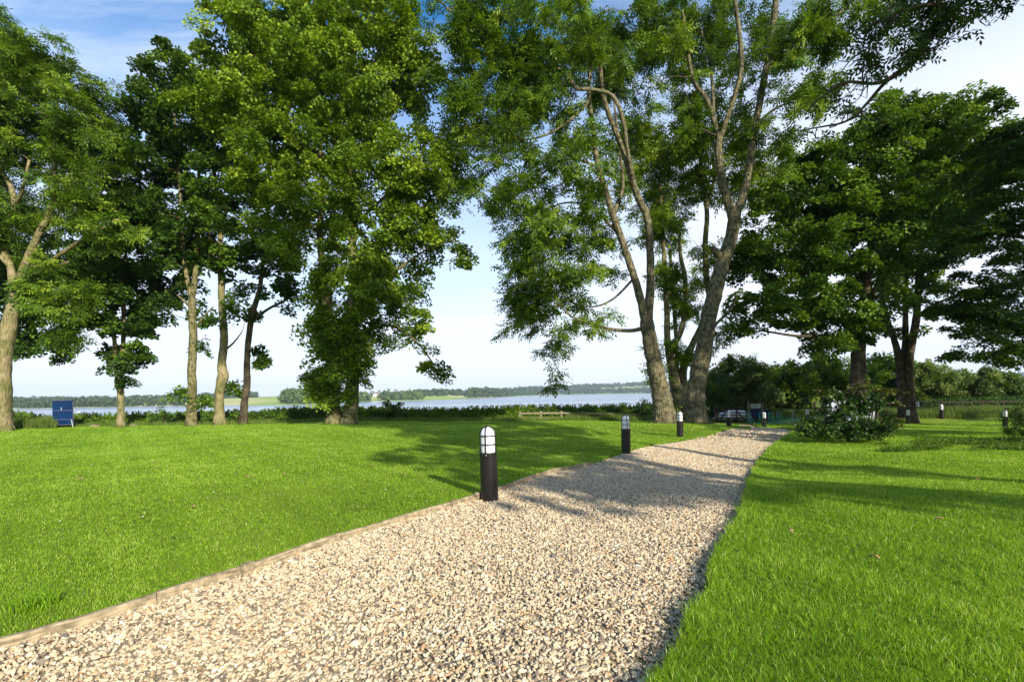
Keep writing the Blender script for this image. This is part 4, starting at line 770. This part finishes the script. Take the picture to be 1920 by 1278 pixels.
def weeds():
    n = 2600; u = r.uniform(1650, 1935, n); d = r.uniform(12.6, 15.5, n); x = (u - HX) / F * d; k = nzf(x, d, 1.6) > -.15; x, d = x[k], d[k]; n = len(x)
    m = 7; h = r.uniform(.03, .14, n) * (1 + 1.2 * (r.random(n) < .06)); X = np.repeat(x, m) + r.normal(0, .05, n * m); Y = np.repeat(d, m) + r.normal(0, .05, n * m); Z = np.repeat(ground(x, d), m) + np.repeat(h, m) * r.random(n * m) + .03
    D = nrm(np.column_stack([r.normal(size=n * m), r.normal(size=n * m), r.normal(.1, .4, n * m)])); Nn = nrm(np.column_stack([r.normal(0, .5, n * m), r.normal(0, .5, n * m), np.ones(n * m)])); Nn = nrm(Nn - D * np.sum(Nn * D, 1)[:, None])
    o = leaves('ground_cover', np.column_stack([X, Y, Z]), D, Nn, r.uniform(.03, .08, n * m), r.uniform(.02, .05, n * m), L_HDG, None, r.random(n * m) * .7); o['kind'] = 'stuff'
weeds()

def gz0(x, y): return float(ground(x, y)) - .018
TB = [o for o in COL.objects if o.type == 'EMPTY' and o.get('category') == 'tree' and 20 < o.location.y < 36]
def base_tufts():
    r = np.random.default_rng(9); xs, ys = [], []
    for o in TB:
        rr0 = .22 if 'maple' in o.name or 'ash_tree' in o.name or 'ivy' in o.name else .12
        n = 420; a = r.uniform(0, 6.283, n); q = rr0 + .38 * r.random(n) ** 1.6 + (.35 if 'great' in o['label'] or 'ivy' in o['label'] else 0); xs.append(o.location.x + q * np.cos(a)); ys.append(o.location.y + q * np.sin(a))
    x = np.concatenate(xs); y = np.concatenate(ys); n = len(x)
    blades('rough_grass', x, y, ground(x, y), r.uniform(.07, .24, n), np.full(n, .006), r.uniform(.2, .8, n), np.clip(r.normal(.35, .22, n), 0, 1), M_LONG, r)['kind'] = 'stuff'
base_tufts()
def clover():
    r = np.random.default_rng(19); n = 900; d = 2.4 + 13 * r.random(n) ** .8; x = r.uniform(-1.1, 1.1, n) * d; k = ((x < xl(d) - .1) | (x > xr(d) + .1)) & (nzf(x, d, 1.3) > .1); x, d = x[k], d[k]; n = len(x); m = 9
    X = np.repeat(x, m) + r.normal(0, .035, n * m); Y = np.repeat(d, m) + r.normal(0, .035, n * m); Z = ground(X, Y) + r.uniform(.025, .045, n * m)
    D = nrm(np.column_stack([r.normal(size=n * m), r.normal(size=n * m), r.normal(.1, .2, n * m)])); Nn = nrm(np.column_stack([r.normal(0, .3, n * m), r.normal(0, .3, n * m), np.ones(n * m)])); Nn = nrm(Nn - D * np.sum(Nn * D, 1)[:, None]); ln = r.uniform(.014, .03, n * m)
    leaves('clover', np.column_stack([X, Y, Z]), D, Nn, ln, ln * .8, L_HDG, None, r.random(n * m) * .6)['kind'] = 'stuff'
clover()
r = np.random.default_rng(23)
for k, (px, py) in enumerate([(70, 1205), (190, 1235), (255, 1190), (330, 1160), (1130, 1165), (1225, 1215), (620, 1060), (1290, 1130)]):
    x, y = ground_at(px, py); a = r.uniform(0, 3.14); ln = r.uniform(.05, .10); c, s_ = math.cos(a), math.sin(a)
    b = MB(); b.tube([(-ln * c, -ln * s_, .0), (-ln * .3 * c + .008, -ln * .3 * s_, .006), (ln * .4 * c, ln * .4 * s_ + .01, .004), (ln * c, ln * s_, .002)], [.0022, .002, .0018, .001], 5)
    o = b.build('twig', BARK_D, smooth=True); o.location = (x, y, gz0(x, y)); tag(o, 'thin dark twig lying on the gravel', 'twig', 'twigs on the gravel')

# ---------------------------------------------------------------- lamp bollards
def bollard_parts():
    root = empty('lamp_bollard', (0, 0, 0)); root['category'] = 'lamp bollard'
    b = MB(); b.lathe([(.122, -.12), (.122, .565), (.118, .570), (.118, .576), (.126, .580), (.126, .624), (.112, .630), (.05, .632)], 36); b.build('post', BLACK, root, smooth=False).data.polygons.foreach_set('use_smooth', [True] * 0) if 0 else b.build('post', BLACK, root)
    for a in (.6, 2.2, 3.8, 5.4):
        pass
    d = MB(); prof = [(.098, .628)] + [(.100, z) for z in (.64, .75, .86)] + [(.100 * math.cos(t), .875 + .112 * math.sin(t)) for t in np.linspace(0.05, 1.5, 11)]
    d.lathe(prof, 32); d.build('lamp_shade', WHITE, root, smooth=True)
    c = MB()
    for z in (.745, .865):
        c.tube([(.113 * math.cos(a), .113 * math.sin(a), z) for a in np.linspace(0, 2 * math.pi, 33)], 0.0085, 6, False)
    for k in range(4):
        a = R(-75 + 90 * k - 28)
        pr = [(.113, z) for z in (.60, .70, .80, .865)] + [(.113 * math.cos(t), .875 + .122 * math.sin(t)) for t in np.linspace(.1, 1.57, 10)]
        c.tube([(q * math.cos(a), q * math.sin(a), z) for q, z in pr], 0.0085, 6)
    c.lathe([(.02, .992), (.024, .998), (.02, 1.006), (.008, 1.009)], 14)
    c.build('cage', BLACK2, root, smooth=True)
    for a in (R(-100), R(20), R(140)):
        s = MB(); s.box((.127 * math.cos(a), .127 * math.sin(a), .602), (.012, .012, .012)); s.build('screw', GREYP, root)
    return root
BR = bollard_parts()
bl = [(918, 6.8, 0, 'nearest lamp bollard, largest in the picture, at the left edge of the gravel path', 'a'), (1173, 13, 20, 'second lamp bollard along the left edge of the gravel path', 'a'), (1275, 18.7, -15, 'third lamp bollard, in front of the great ash trunks', 'a'),
      (1367, 24.6, 40, 'fourth lamp bollard, in front of the field gate', 'a'), (1433, 30.0, 10, 'fifth lamp bollard, at the far end of the gravel before the teal frames', 'a'), (1514, 33, 60, 'lamp bollard just left of the round shrub, only its head showing', 'a'),
      (1686, 38, 25, 'tiny lamp bollard half hidden at the right edge of the round shrub', 'b'), (1702.5, 31, 5, 'lamp bollard directly in front of the slender multi-stemmed maple', 'b'), (1721, 37, 70, 'small lamp bollard just right of the multi-stemmed maple', 'b'),
      (1766, 33, 35, 'lamp bollard alone in the middle of the far right lawn', 'b'), (1885, 27.5, -20, 'lamp bollard nearest the right edge of the picture', 'b')]
for k, (px, d, rz, lab, g) in enumerate(bl):
    x = (px - HX) / F * d; 
    if k: x = P(px, 800, d)[0]
    else: x = P(918, 930, d)[0]
    o = BR if k == 0 else BR.copy()
    if k:
        COL.objects.link(o)
        for ch in BR.children:
            c = ch.copy(); COL.objects.link(c); c.parent = o
    z = float(ground(x, d)); on = in_path(np.array(x), np.array(d))
    o.location = (x, d, z - .01); o.rotation_euler = (R(.3 * math.sin(k * 2)), R(-.9 if k == 0 else .6 * math.sin(k * 3)), R(rz)); o['label'] = lab
    o['group'] = 'lamp bollards along the gravel path' if g == 'a' else 'lamp bollards on the far lawn at the right'

# ---------------------------------------------------------------- fences, gate, boards
def gz(x, y): return float(ground(x, y))
def fence(label, pts, n, hp, rails, m, pw=.11, group=None):
    pts = [P(px, 790, d) for px, d in pts]; x = [p[0] for p in pts]; y = [p[1] for p in pts]
    s = np.concatenate([[0], np.cumsum(np.hypot(np.diff(x), np.diff(y)))]); t = np.linspace(0, s[-1], n); X = np.interp(t, s, x); Y = np.interp(t, s, y); Z = ground(X, Y)
    root = empty('rail_fence', (X[0], Y[0], Z[0])); tag(root, label, 'fence', group); b0 = np.array([X[0], Y[0], Z[0]])
    for i in range(n):
        b = MB(); b.box(np.array([X[i], Y[i], Z[i] + hp / 2 - .1]) - b0, (pw, pw * .8, hp + .2)); b.build('post', m, root, bevel=.006)
    for h in rails:
        for i in range(n - 1):
            b = MB(); a_ = np.array([X[i], Y[i] - pw * .4 - .022, Z[i] + h]) - b0; c_ = np.array([X[i + 1], Y[i + 1] - pw * .4 - .022, Z[i + 1] + h]) - b0
            b.bar(a_ + (c_ - a_) * .004, c_ - (c_ - a_) * .004, .04, .09); b.build('rail', m, root)
fence('low pale post and rail fence before the clipped hedge left of the great ash', [(975, 28.2), (1240, 29.4)], 8, .52, (.40, .12), WOOD)
fence('dark rail fence in front of the dark hedge on the right', [(1650, 39.5), (1960, 39.0)], 9, .95, (.82, .45), WOOD_D)
fence('weathered rail fence just right of the great ash, left of the field gate', [(1306, 37), (1345, 37)], 3, .95, (.85, .45), WOOD_D)
fence('rail fence behind the teal frames, right of the notice board', [(1432, 38), (1560, 38)], 5, .95, (.85, .45), WOOD_D)

def at_g(px, d): p = P(px, 790, d); return np.array([p[0], p[1], gz(p[0], p[1])])
# field gate
p0, p1 = at_g(1346, 35.0), at_g(1399, 35.6); root = empty('field_gate', p0); tag(root, 'dark five-bar field gate in front of the white covered dinghy', 'gate')
ln_ = p1 - p0
for h in (.18, .38, .58, .80, 1.04):
    b = MB(); b.bar((0, 0, h), ln_ + [0, 0, h], .035, .075); b.build('rail', WOOD_D, root)
for f, nm in ((0, 'stile'), (1, 'stile'), (.34, 'brace'), (.66, 'brace')):
    b = MB(); q = ln_ * f; b.bar(q + [0, -.05, .12], q + [0, -.05, 1.12], .05, .09); b.build(nm, WOOD_D, root)
for a_, c_ in ((.02, .36), (.98, .60)):
    b = MB(); b.bar(ln_ * a_ + [0, -.09, .16], ln_ * c_ + [0, -.09, 1.02], .03, .09); b.build('brace', WOOD_D, root)
for i, q in enumerate((p0 - [.12, 0, 0], p1 + [.16, 0, 0])):
    root = empty('gate_post', q); tag(root, ('gate post at the left end of the field gate', 'stout gate post between the field gate and the notice board')[i], 'gate post', 'gate posts')
    b = MB(); b.box((0, 0, .62), (.17, .17, 1.24)); b.build('post', WOOD_D, root, bevel=.01)
    b = MB(); b.add([(-.085, -.085, 1.242), (.085, -.085, 1.242), (.085, .085, 1.242), (-.085, .085, 1.242), (0, 0, 1.30)], [(0, 1, 4), (1, 2, 4), (2, 3, 4), (3, 0, 4), (3, 2, 1, 0)]); b.build('cap', WOOD_D, root)

# white covered dinghy behind the gate
def dinghy():
    o = at_g(1368, 37.0); root = empty('covered_dinghy', o); tag(root, 'white covered dinghy on a low trolley, seen through the bars of the field gate', 'boat')
    b = MB(); st = [(-1.28, .02, .30, .36), (-1.0, .34, .20, .52), (-.55, .50, .14, .70), (0, .56, .12, .80), (.6, .56, .12, .80), (1.12, .50, .14, .76)]
    n = 9; V = []
    for x, hw, zk, zt in st:
        for k in range(n):
            a = math.pi * k / (n - 1); V.append((x, -hw * math.cos(a), (zk + zt) / 2 - (zt - zk) / 2 * math.sin(a)))
    Fc = [(i * n + k, i * n + k + 1, (i + 1) * n + k + 1, (i + 1) * n + k) for i in range(len(st) - 1) for k in range(n - 1)] + [tuple((len(st) - 1) * n + k for k in range(n))]
    b.add(V, Fc); b.build('hull', WHITE, root, smooth=True)
    c = MB(); V = []
    for x, hw, zk, zt in st:
        zm = (zk + zt) / 2; V += [(x, -hw * 1.03, zm), (x, -hw * .9, zt), (x, 0, zt + .14 * min(1, hw * 2)), (x, hw * .9, zt), (x, hw * 1.03, zm)]
    Fc = [(i * 5 + k, (i + 1) * 5 + k, (i + 1) * 5 + k + 1, i * 5 + k + 1) for i in range(len(st) - 1) for k in range(4)] + [(25, 26, 27, 28, 29)]
    c.add(V, Fc); c.build('cover', WHITE, root)
    for y in (-.5, .5):
        t = MB(); t.tube([(.2, y - .05, .16), (.2, y + .05, .16)], .16, 14); t.build('wheel', BLACK2, root)
    f = MB(); f.bar((-1.2, 0, .14), (1.1, 0, .11), .06, .05); f.build('trolley_beam', GREYP, root)
dinghy()

# notice board
o = at_g(1417, 35.2); root = empty('notice_board', o); tag(root, 'notice board on two tall posts with a pale glazed panel, right of the field gate', 'notice board')
for x in (-.50, .50):
    b = MB(); b.box((x, 0, .78), (.09, .09, 1.66)); b.build('post', WOOD, root, bevel=.006)
b = MB(); b.box((0, 0, 1.30), (.86, .06, .36)); b.build('panel', GREYP, root)
b = MB(); b.box((0, 0, 1.64), (1.2, .2, .05)); b.build('roof', WOOD_D, root)
b = MB(); b.box((0, -.035, 1.10), (.91, .04, .05)); b.box((0, -.035, 1.50), (.91, .04, .05)); b.box((-.42, -.035, 1.30), (.05, .036, .345)); b.box((.42, -.035, 1.30), (.05, .036, .345)); b.box((0, -.037, 1.30), (.02, .02, .34)); b.build('frame', WOOD_D, root)
# blue bin-like board behind and teal frames
o = at_g(1419, 37.2); root = empty('blue_trailer', o); tag(root, 'low dark blue box-like trailer behind the notice board posts', 'trailer')
b = MB(); b.box((0, 0, .62), (1.5, .8, .62)); b.build('body', BLUE, root, bevel=.03); b = MB(); b.box((0, 0, .27), (1.6, .12, .08)); b.box((0, -.3, .27), (1.6, .06, .08)); b.build('chassis', BLACK2, root)
for x in (-.55, .55):
    t = MB(); t.tube([(x, -.46, .22), (x, -.32, .22)], .2, 16); t.build('wheel', BLACK2, root)
tl = ['teal tubular frame partly in front of the blue trailer, left end of the row', 'second teal tubular frame in the row right of the notice board', 'third teal tubular frame in the row right of the notice board', 'fourth teal tubular frame in the row, beside the pale post', 'last teal frame at the right end of the row, lying low toward the round shrub']
for k, (px, d) in enumerate([(1418, 34.2), (1441, 34.4), (1459, 34.4), (1475, 34.4), (1496, 34.6)]):
    o = at_g(px, d); root = empty('tubular_frame', o); tag(root, tl[k], 'frame', 'teal tubular frames right of the notice board'); 
    for y in (0, .5):
        b = MB(); b.tube([(-.42, y, .80), (-.36, y, .5), (-.22, y, .22), (.05, y, .08), (.32, y, .06)] if k < 4 else [(-.5, y, .30), (-.1, y, .16), (.35, y, .12), (.6, y, .06)], .022, 8); b.build('curved_rail', TEAL, root, smooth=True)
    b = MB(); b.tube([(-.42, 0, .78), (-.42, .5, .78)] if k < 4 else [(-.5, 0, .28), (-.5, .5, .28)], .02, 8); b.build('crossbar', TEAL, root)
    b = MB(); b.tube([(.1, 0, .09), (.1, .5, .09)], .02, 8); b.build('crossbar', TEAL, root)
    for y in (0, .5):
        b = MB(); b.tube([(-.40, y, .72), (-.40, y, .02)], .018, 8) if k < 4 else b.tube([(-.5, y, .3), (-.5, y, .02)], .018, 8); b.build('leg', TEAL, root)
o = at_g(1486, 34.0); root = empty('metal_post', o); tag(root, 'slim pale metal post with a slanting stay right of the teal frames', 'post')
b = MB(); b.tube([(0, 0, 0), (0, 0, .85)], .03, 10); b.build('post', GREYP, root); b = MB(); b.tube([(.03, 0, .72), (.55, 0, .22)], .018, 8); b.build('stay', GREYP, root)

# white panelled hut behind the shrub
o = at_g(1597, 25.5); root = empty('display_board', o); tag(root, 'wide white panelled board with a dark top and posts behind the round shrub', 'display board')
W_, H0, H1 = 2.70, .45, 1.62
b = MB(); b.box((0, .12, (H0 + H1) / 2), (W_ - .08, .14, H1 - H0 - .03)); b.build('panel', WHT, root)
b = MB(); b.box((0, .1, H1 + .07), (W_ + .14, .45, .12)); b.build('roof', WOOD_D, root, bevel=.01)
for x in np.linspace(-W_ / 2, W_ / 2, 4):
    b = MB(); b.box((x, 0, H1 / 2), (.09, .09, H1)); b.build('post', WOOD_D, root)
b = MB()
for x in (-.9, -.45, .0, .45, .9): b.box((x * 1.3 + .12, .03, (H0 + H1) / 2), (.018, .03, H1 - H0 - .05))
b.build('batten', WOOD_D, root)
b = MB(); b.box((0, .03, H0), (W_ - .1, .06, .06)); b.box((0, .03, .22), (W_ - .1, .04, .07)); b.build('rail', WOOD_D, root)

# blue board on the far left
o = at_g(117.5, 26.4); root = empty('blue_board', o); tag(root, 'tall blue panelled board on a timber stand at the left, in front of the lake', 'board')
b = MB(); b.box((0, 0, .82), (1.06, .05, 1.34)); b.build('panel', BLUE, root, bevel=.004)
for z in (.93, .44, .16):
    b = MB(); b.box((0, -.04, z), (1.08, .03, .035)); b.build('rail', BLUE2, root)
b = MB(); b.box((0, -.04, 1.475), (1.09, .04, .03)); b.build('rail', BLUE2, root)
b = MB(); b.box((-.02, -.045, 1.03), (.02, .03, .16)); b.build('bolt', GREYP, root)
for x in (-.52, .52):
    b = MB(); b.box((x, .045, .70), (.05, .04, 1.5)); b.build('leg', BLUE2, root)
    b = MB(); b.bar((x, -.05, .42), (x + (.16 if x < 0 else .14), -.05 - .05, -.02), .03, .03); b.build('strut', GREYP, root)

# logs near the foot of the blue board's hedge and white stones
for k, (px, d, rz, lab) in enumerate([(178, 26.4, 12, 'short pale log lying at the foot of the hedge right of the blue board'), (250, 26.5, -8, 'short pale log lying just right of the forked sycamore')]):
    o = at_g(px, d); root = empty('log', o, R(rz)); tag(root, lab, 'log', 'logs along the hedge foot')
    b = MB(); b.tube([(-.2, 0, .05), (-.05, .01, .055), (.1, 0, .05), (.22, -.01, .045)], [.06, .065, .06, .055], 10); b.build('bark', WOOD, root)
# fallen leaves on the grass
fl = [(605, 845, 9.2), (598, 852, 9), (622, 853, 8.9), (290, 872, 8.6), (757, 897, 8), (462, 903, 7.3), (1508, 857, 10.5), (1538, 870, 9.6), (1552, 870.5, 9.6), (1606, 881, 9), (880, 867, 9), (812, 881, 8.4), (1762, 985, 5.2), (535, 895, 7.6), (360, 960, 6), (150, 905, 7), (1640, 1060, 4), (700, 880, 8), (1480, 1010, 5), (1830, 905, 8), (980, 858, 9)]
for k, (px, py, _) in enumerate(fl):
    x, y = ground_at(px, py); a = k * 1.3
    V = []; 
    for t in np.linspace(0, 1, 6):
        wv = .022 * math.sin(math.pi * min(t * 1.1 + .08, 1)) + .002; V += [(t * .085 - .04, -wv, .03 + .016 * math.sin(t * 3) + .012), (t * .085 - .04, 0, .03 + .016 * math.sin(t * 3)), (t * .085 - .04, wv, .03 + .016 * math.sin(t * 3) + .014)]
    Fc = [(i * 3 + q, i * 3 + 3 + q, i * 3 + 4 + q, i * 3 + 1 + q) for i in range(5) for q in (0, 1)]
    b = MB(); b.add(V, Fc); o = b.build('fallen_leaf', LEAFD, smooth=True); o.location = (x, y, gz(x, y) + .03); o.rotation_euler = (.2 * math.sin(a), .2, a)
    sm = o.modifiers.new('solid', 'SOLIDIFY'); sm.thickness = .0015
    tag(o, 'small dry brown leaf lying on the mown grass', 'leaf', 'dry leaves on the lawn')

# ---------------------------------------------------------------- far shore: woods, trees, farm
def blob_trees(name, specs, m, seed, label=None, cat=None, group=None, kind=None):
    """crowns as many small leaf-clump faces; specs: (x, y, z_base, w, h)"""
    r = np.random.default_rng(seed); C, D, NN, LN, RN = [], [], [], [], []
    for (x, y, z, w_, h_, n) in specs:
        v = nrm(r.normal(size=(n, 3))); rad = 1 + .18 * np.sin(v[:, 0] * 5 + x) * np.sin(v[:, 2] * 6 + y) + .12 * r.normal(size=n)
        p = v * rad[:, None] * [w_ / 2, w_ / 2, h_ * .52]; p[:, 2] = np.maximum(p[:, 2], -h_ * .5)
        C.append(p + [x, y, z + h_ * .5]); nn = nrm(v + r.normal(0, .5, v.shape) + [0, 0, .2]); NN.append(nn); d_ = nrm(np.cross(nn, r.normal(size=v.shape))); D.append(d_)
        LN.append(np.full(n, w_ * 2.6 / math.sqrt(n)) * r.uniform(.7, 1.3, n)); RN.append(np.clip(r.normal(.5 + .15 * math.sin(x), .16, n), 0, 1))
    C = np.vstack(C); D = np.vstack(D); NN = np.vstack(NN); LN = np.concatenate(LN); RN = np.concatenate(RN)
    o = leaves(name, C - D * LN[:, None] * .5, D, NN, LN, LN * .9, m, None, RN); tag(o, label, cat, group, kind); return o
FARL = leafmat('far_leaf', (.025, .05, .014), (.045, .085, .018), (.08, .13, .03), trans=.1)
FARL2 = leafmat('far_leaf_light', (.05, .09, .02), (.085, .14, .03), (.13, .19, .05), trans=.1)
def tz(x, y): return terrain(np.array([x]), np.array([y]))[0]
def belt(name, seed, px0, px1, off0, off1, n, h0, h1, m, per=60, lab=None):
    r = np.random.default_rng(seed); sp = []
    for i in range(n):
        u = px0 + (px1 - px0) * r.random(); d = float(np.interp(u, u_sh, D_sh)) + r.uniform(off0, off1); x = (u - HX) / F * d; h = r.uniform(h0, h1)
        sp.append((x, d, float(tz(x, d)) - .5, h * r.uniform(.8, 1.3), h, per))
    return blob_trees(name, sp, m, seed, kind='stuff')
belt('woodland', 201, -420, 345, 15, 60, 200, 7, 12, FARL); belt('woodland', 202, -420, 400, 200, 700, 320, 9, 14, FARL)
belt('woodland', 203, 385, 480, 600, 760, 80, 9, 15, FARL); belt('woodland', 204, 535, 632, 40, 330, 150, 12, 20, FARL2, 110)
belt('woodland', 205, 655, 688, 30, 90, 22, 12, 17, FARL2, 110); belt('woodland', 206, 722, 790, 60, 140, 40, 12, 19, FARL2, 110)
belt('woodland', 207, 785, 905, 330, 520, 90, 10, 17, FARL); belt('woodland', 208, 930, 960, 30, 80, 16, 10, 15, FARL, 90)
belt('woodland', 209, 880, 1320, 60, 260, 420, 13, 22, FARL); belt('woodland', 210, 880, 1320, 500, 780, 420, 13, 24, FARL)
belt('woodland', 211, 1320, 2600, 300, 800, 420, 14, 26, FARL); belt('woodland', 212, 1000, 1130, 260, 520, 120, 13, 20, FARL)
for k, (px, off, h, lab) in enumerate([(698, 420, 12, 'solitary rounded tree on the far hillside left of the white farmhouse'), (711, 470, 14, 'tall narrow tree right behind the white farmhouse'), (710, 190, 10, 'small dark round tree in the pale field below the farmhouse'), (905, 60, 13, 'single round tree on the tip of the far headland'), (803, 420, 15, 'tall tree at the left end of the far ridge wood')]):
    d = float(np.interp(px, u_sh, D_sh)) + off; x = (px - HX) / F * d; z = float(tz(x, d)); root = empty('distant_tree', (x, d, z)); tag(root, lab, 'tree', 'single trees on the far shore')
    o = blob_trees('crown', [(0, 0, 1.5, h * (.95 if k != 1 else .6), h, 260)], FARL, 300 + k); o.parent = root
    b = MB(); b.tube([(0, 0, -1), (0, 0, h * .5)], [.5, .25], 8); b.build('trunk', BARK_D, root)
def house(px, off, w_, lab, seed):
    d = float(np.interp(px, u_sh, D_sh)) + off; x = (px - HX) / F * d; z = float(tz(x, d)); root = empty('farmhouse', (x, d, z), R(12)); tag(root, lab, 'house', 'farm buildings across the lake')
    h = w_ * .42; b = MB(); b.box((0, 0, h / 2 - 1), (w_, w_ * .55, h + 2)); b.build('wall', WHITE, root)
    b = MB(); q = w_ * .55 / 2 + .3; e = w_ / 2 + .3; rh = w_ * .25
    b.add([(-e, -q, h), (e, -q, h), (e, q, h), (-e, q, h), (-e, 0, h + rh), (e, 0, h + rh)], [(0, 1, 5, 4), (2, 3, 4, 5), (1, 2, 5), (3, 0, 4), (3, 2, 1, 0)]); rf = b.build('roof', mat('roof_slate', (.16, .10, .08), .8), root)
    b = MB(); b.box((e * .6, 0, h + rh + .4), (.9, .7, 1.8)); b.build('chimney', mat('chimney_brick', (.25, .13, .09)), rf)
    for i in range(3):
        b = MB(); b.box((-w_ * .3 + i * w_ * .3, -w_ * .55 / 2 - .03, h * .6), (1.1, .12, 1.2)); b.build('window', GLASSD, root)
house(706, 400, 15, 'white farmhouse on the hillside across the lake, beside a narrow tree', 1); house(722, 420, 13, 'long low farm building right of the white farmhouse across the lake', 2); house(1089, 330, 14, 'tiny white cottage among the woods on the far right-hand hillside', 3)
# small white boat
o = P(148, 770, 420); root = empty('small_boat', (o[0], o[1], WZ)); tag(root, 'tiny white boat on the water right of the blue board', 'boat')
b = MB(); b.add([(-2, 0, .1), (-1.2, -.7, 0), (1.6, -.7, 0), (1.6, .7, 0), (-1.2, .7, 0), (-2.4, 0, .8), (-1.3, -.9, .7), (1.7, -.9, .65), (1.7, .9, .65), (-1.3, .9, .7)], [(0, 1, 2, 3, 4), (5, 9, 8, 7, 6), (0, 5, 6, 1), (1, 6, 7, 2), (2, 7, 8, 3), (3, 8, 9, 4), (4, 9, 5, 0)]); b.build('hull', WHITE, root); root.scale = (.55, .55, .55)
b = MB(); b.box((.2, 0, 1.05), (1.4, 1.2, .8)); b.build('cabin', WHITE, root, bevel=.1)

# haze
def haze():
    m = bpy.data.materials.new('haze'); m.use_nodes = True; nt = m.node_tree; nt.nodes.clear(); out = nt.nodes.new('ShaderNodeOutputMaterial'); v = nt.nodes.new('ShaderNodeVolumePrincipled')
    v.inputs['Color'].default_value = (.72, .86, 1, 1); v.inputs['Density'].default_value = .00013; v.inputs['Anisotropy'].default_value = .1; nt.links.new(v.outputs[0], out.inputs['Volume'])
    b = MB(); b.box((0, 0, 60), (10400, 10400, 152)); o = b.build('haze', m); o['kind'] = 'stuff'
haze()
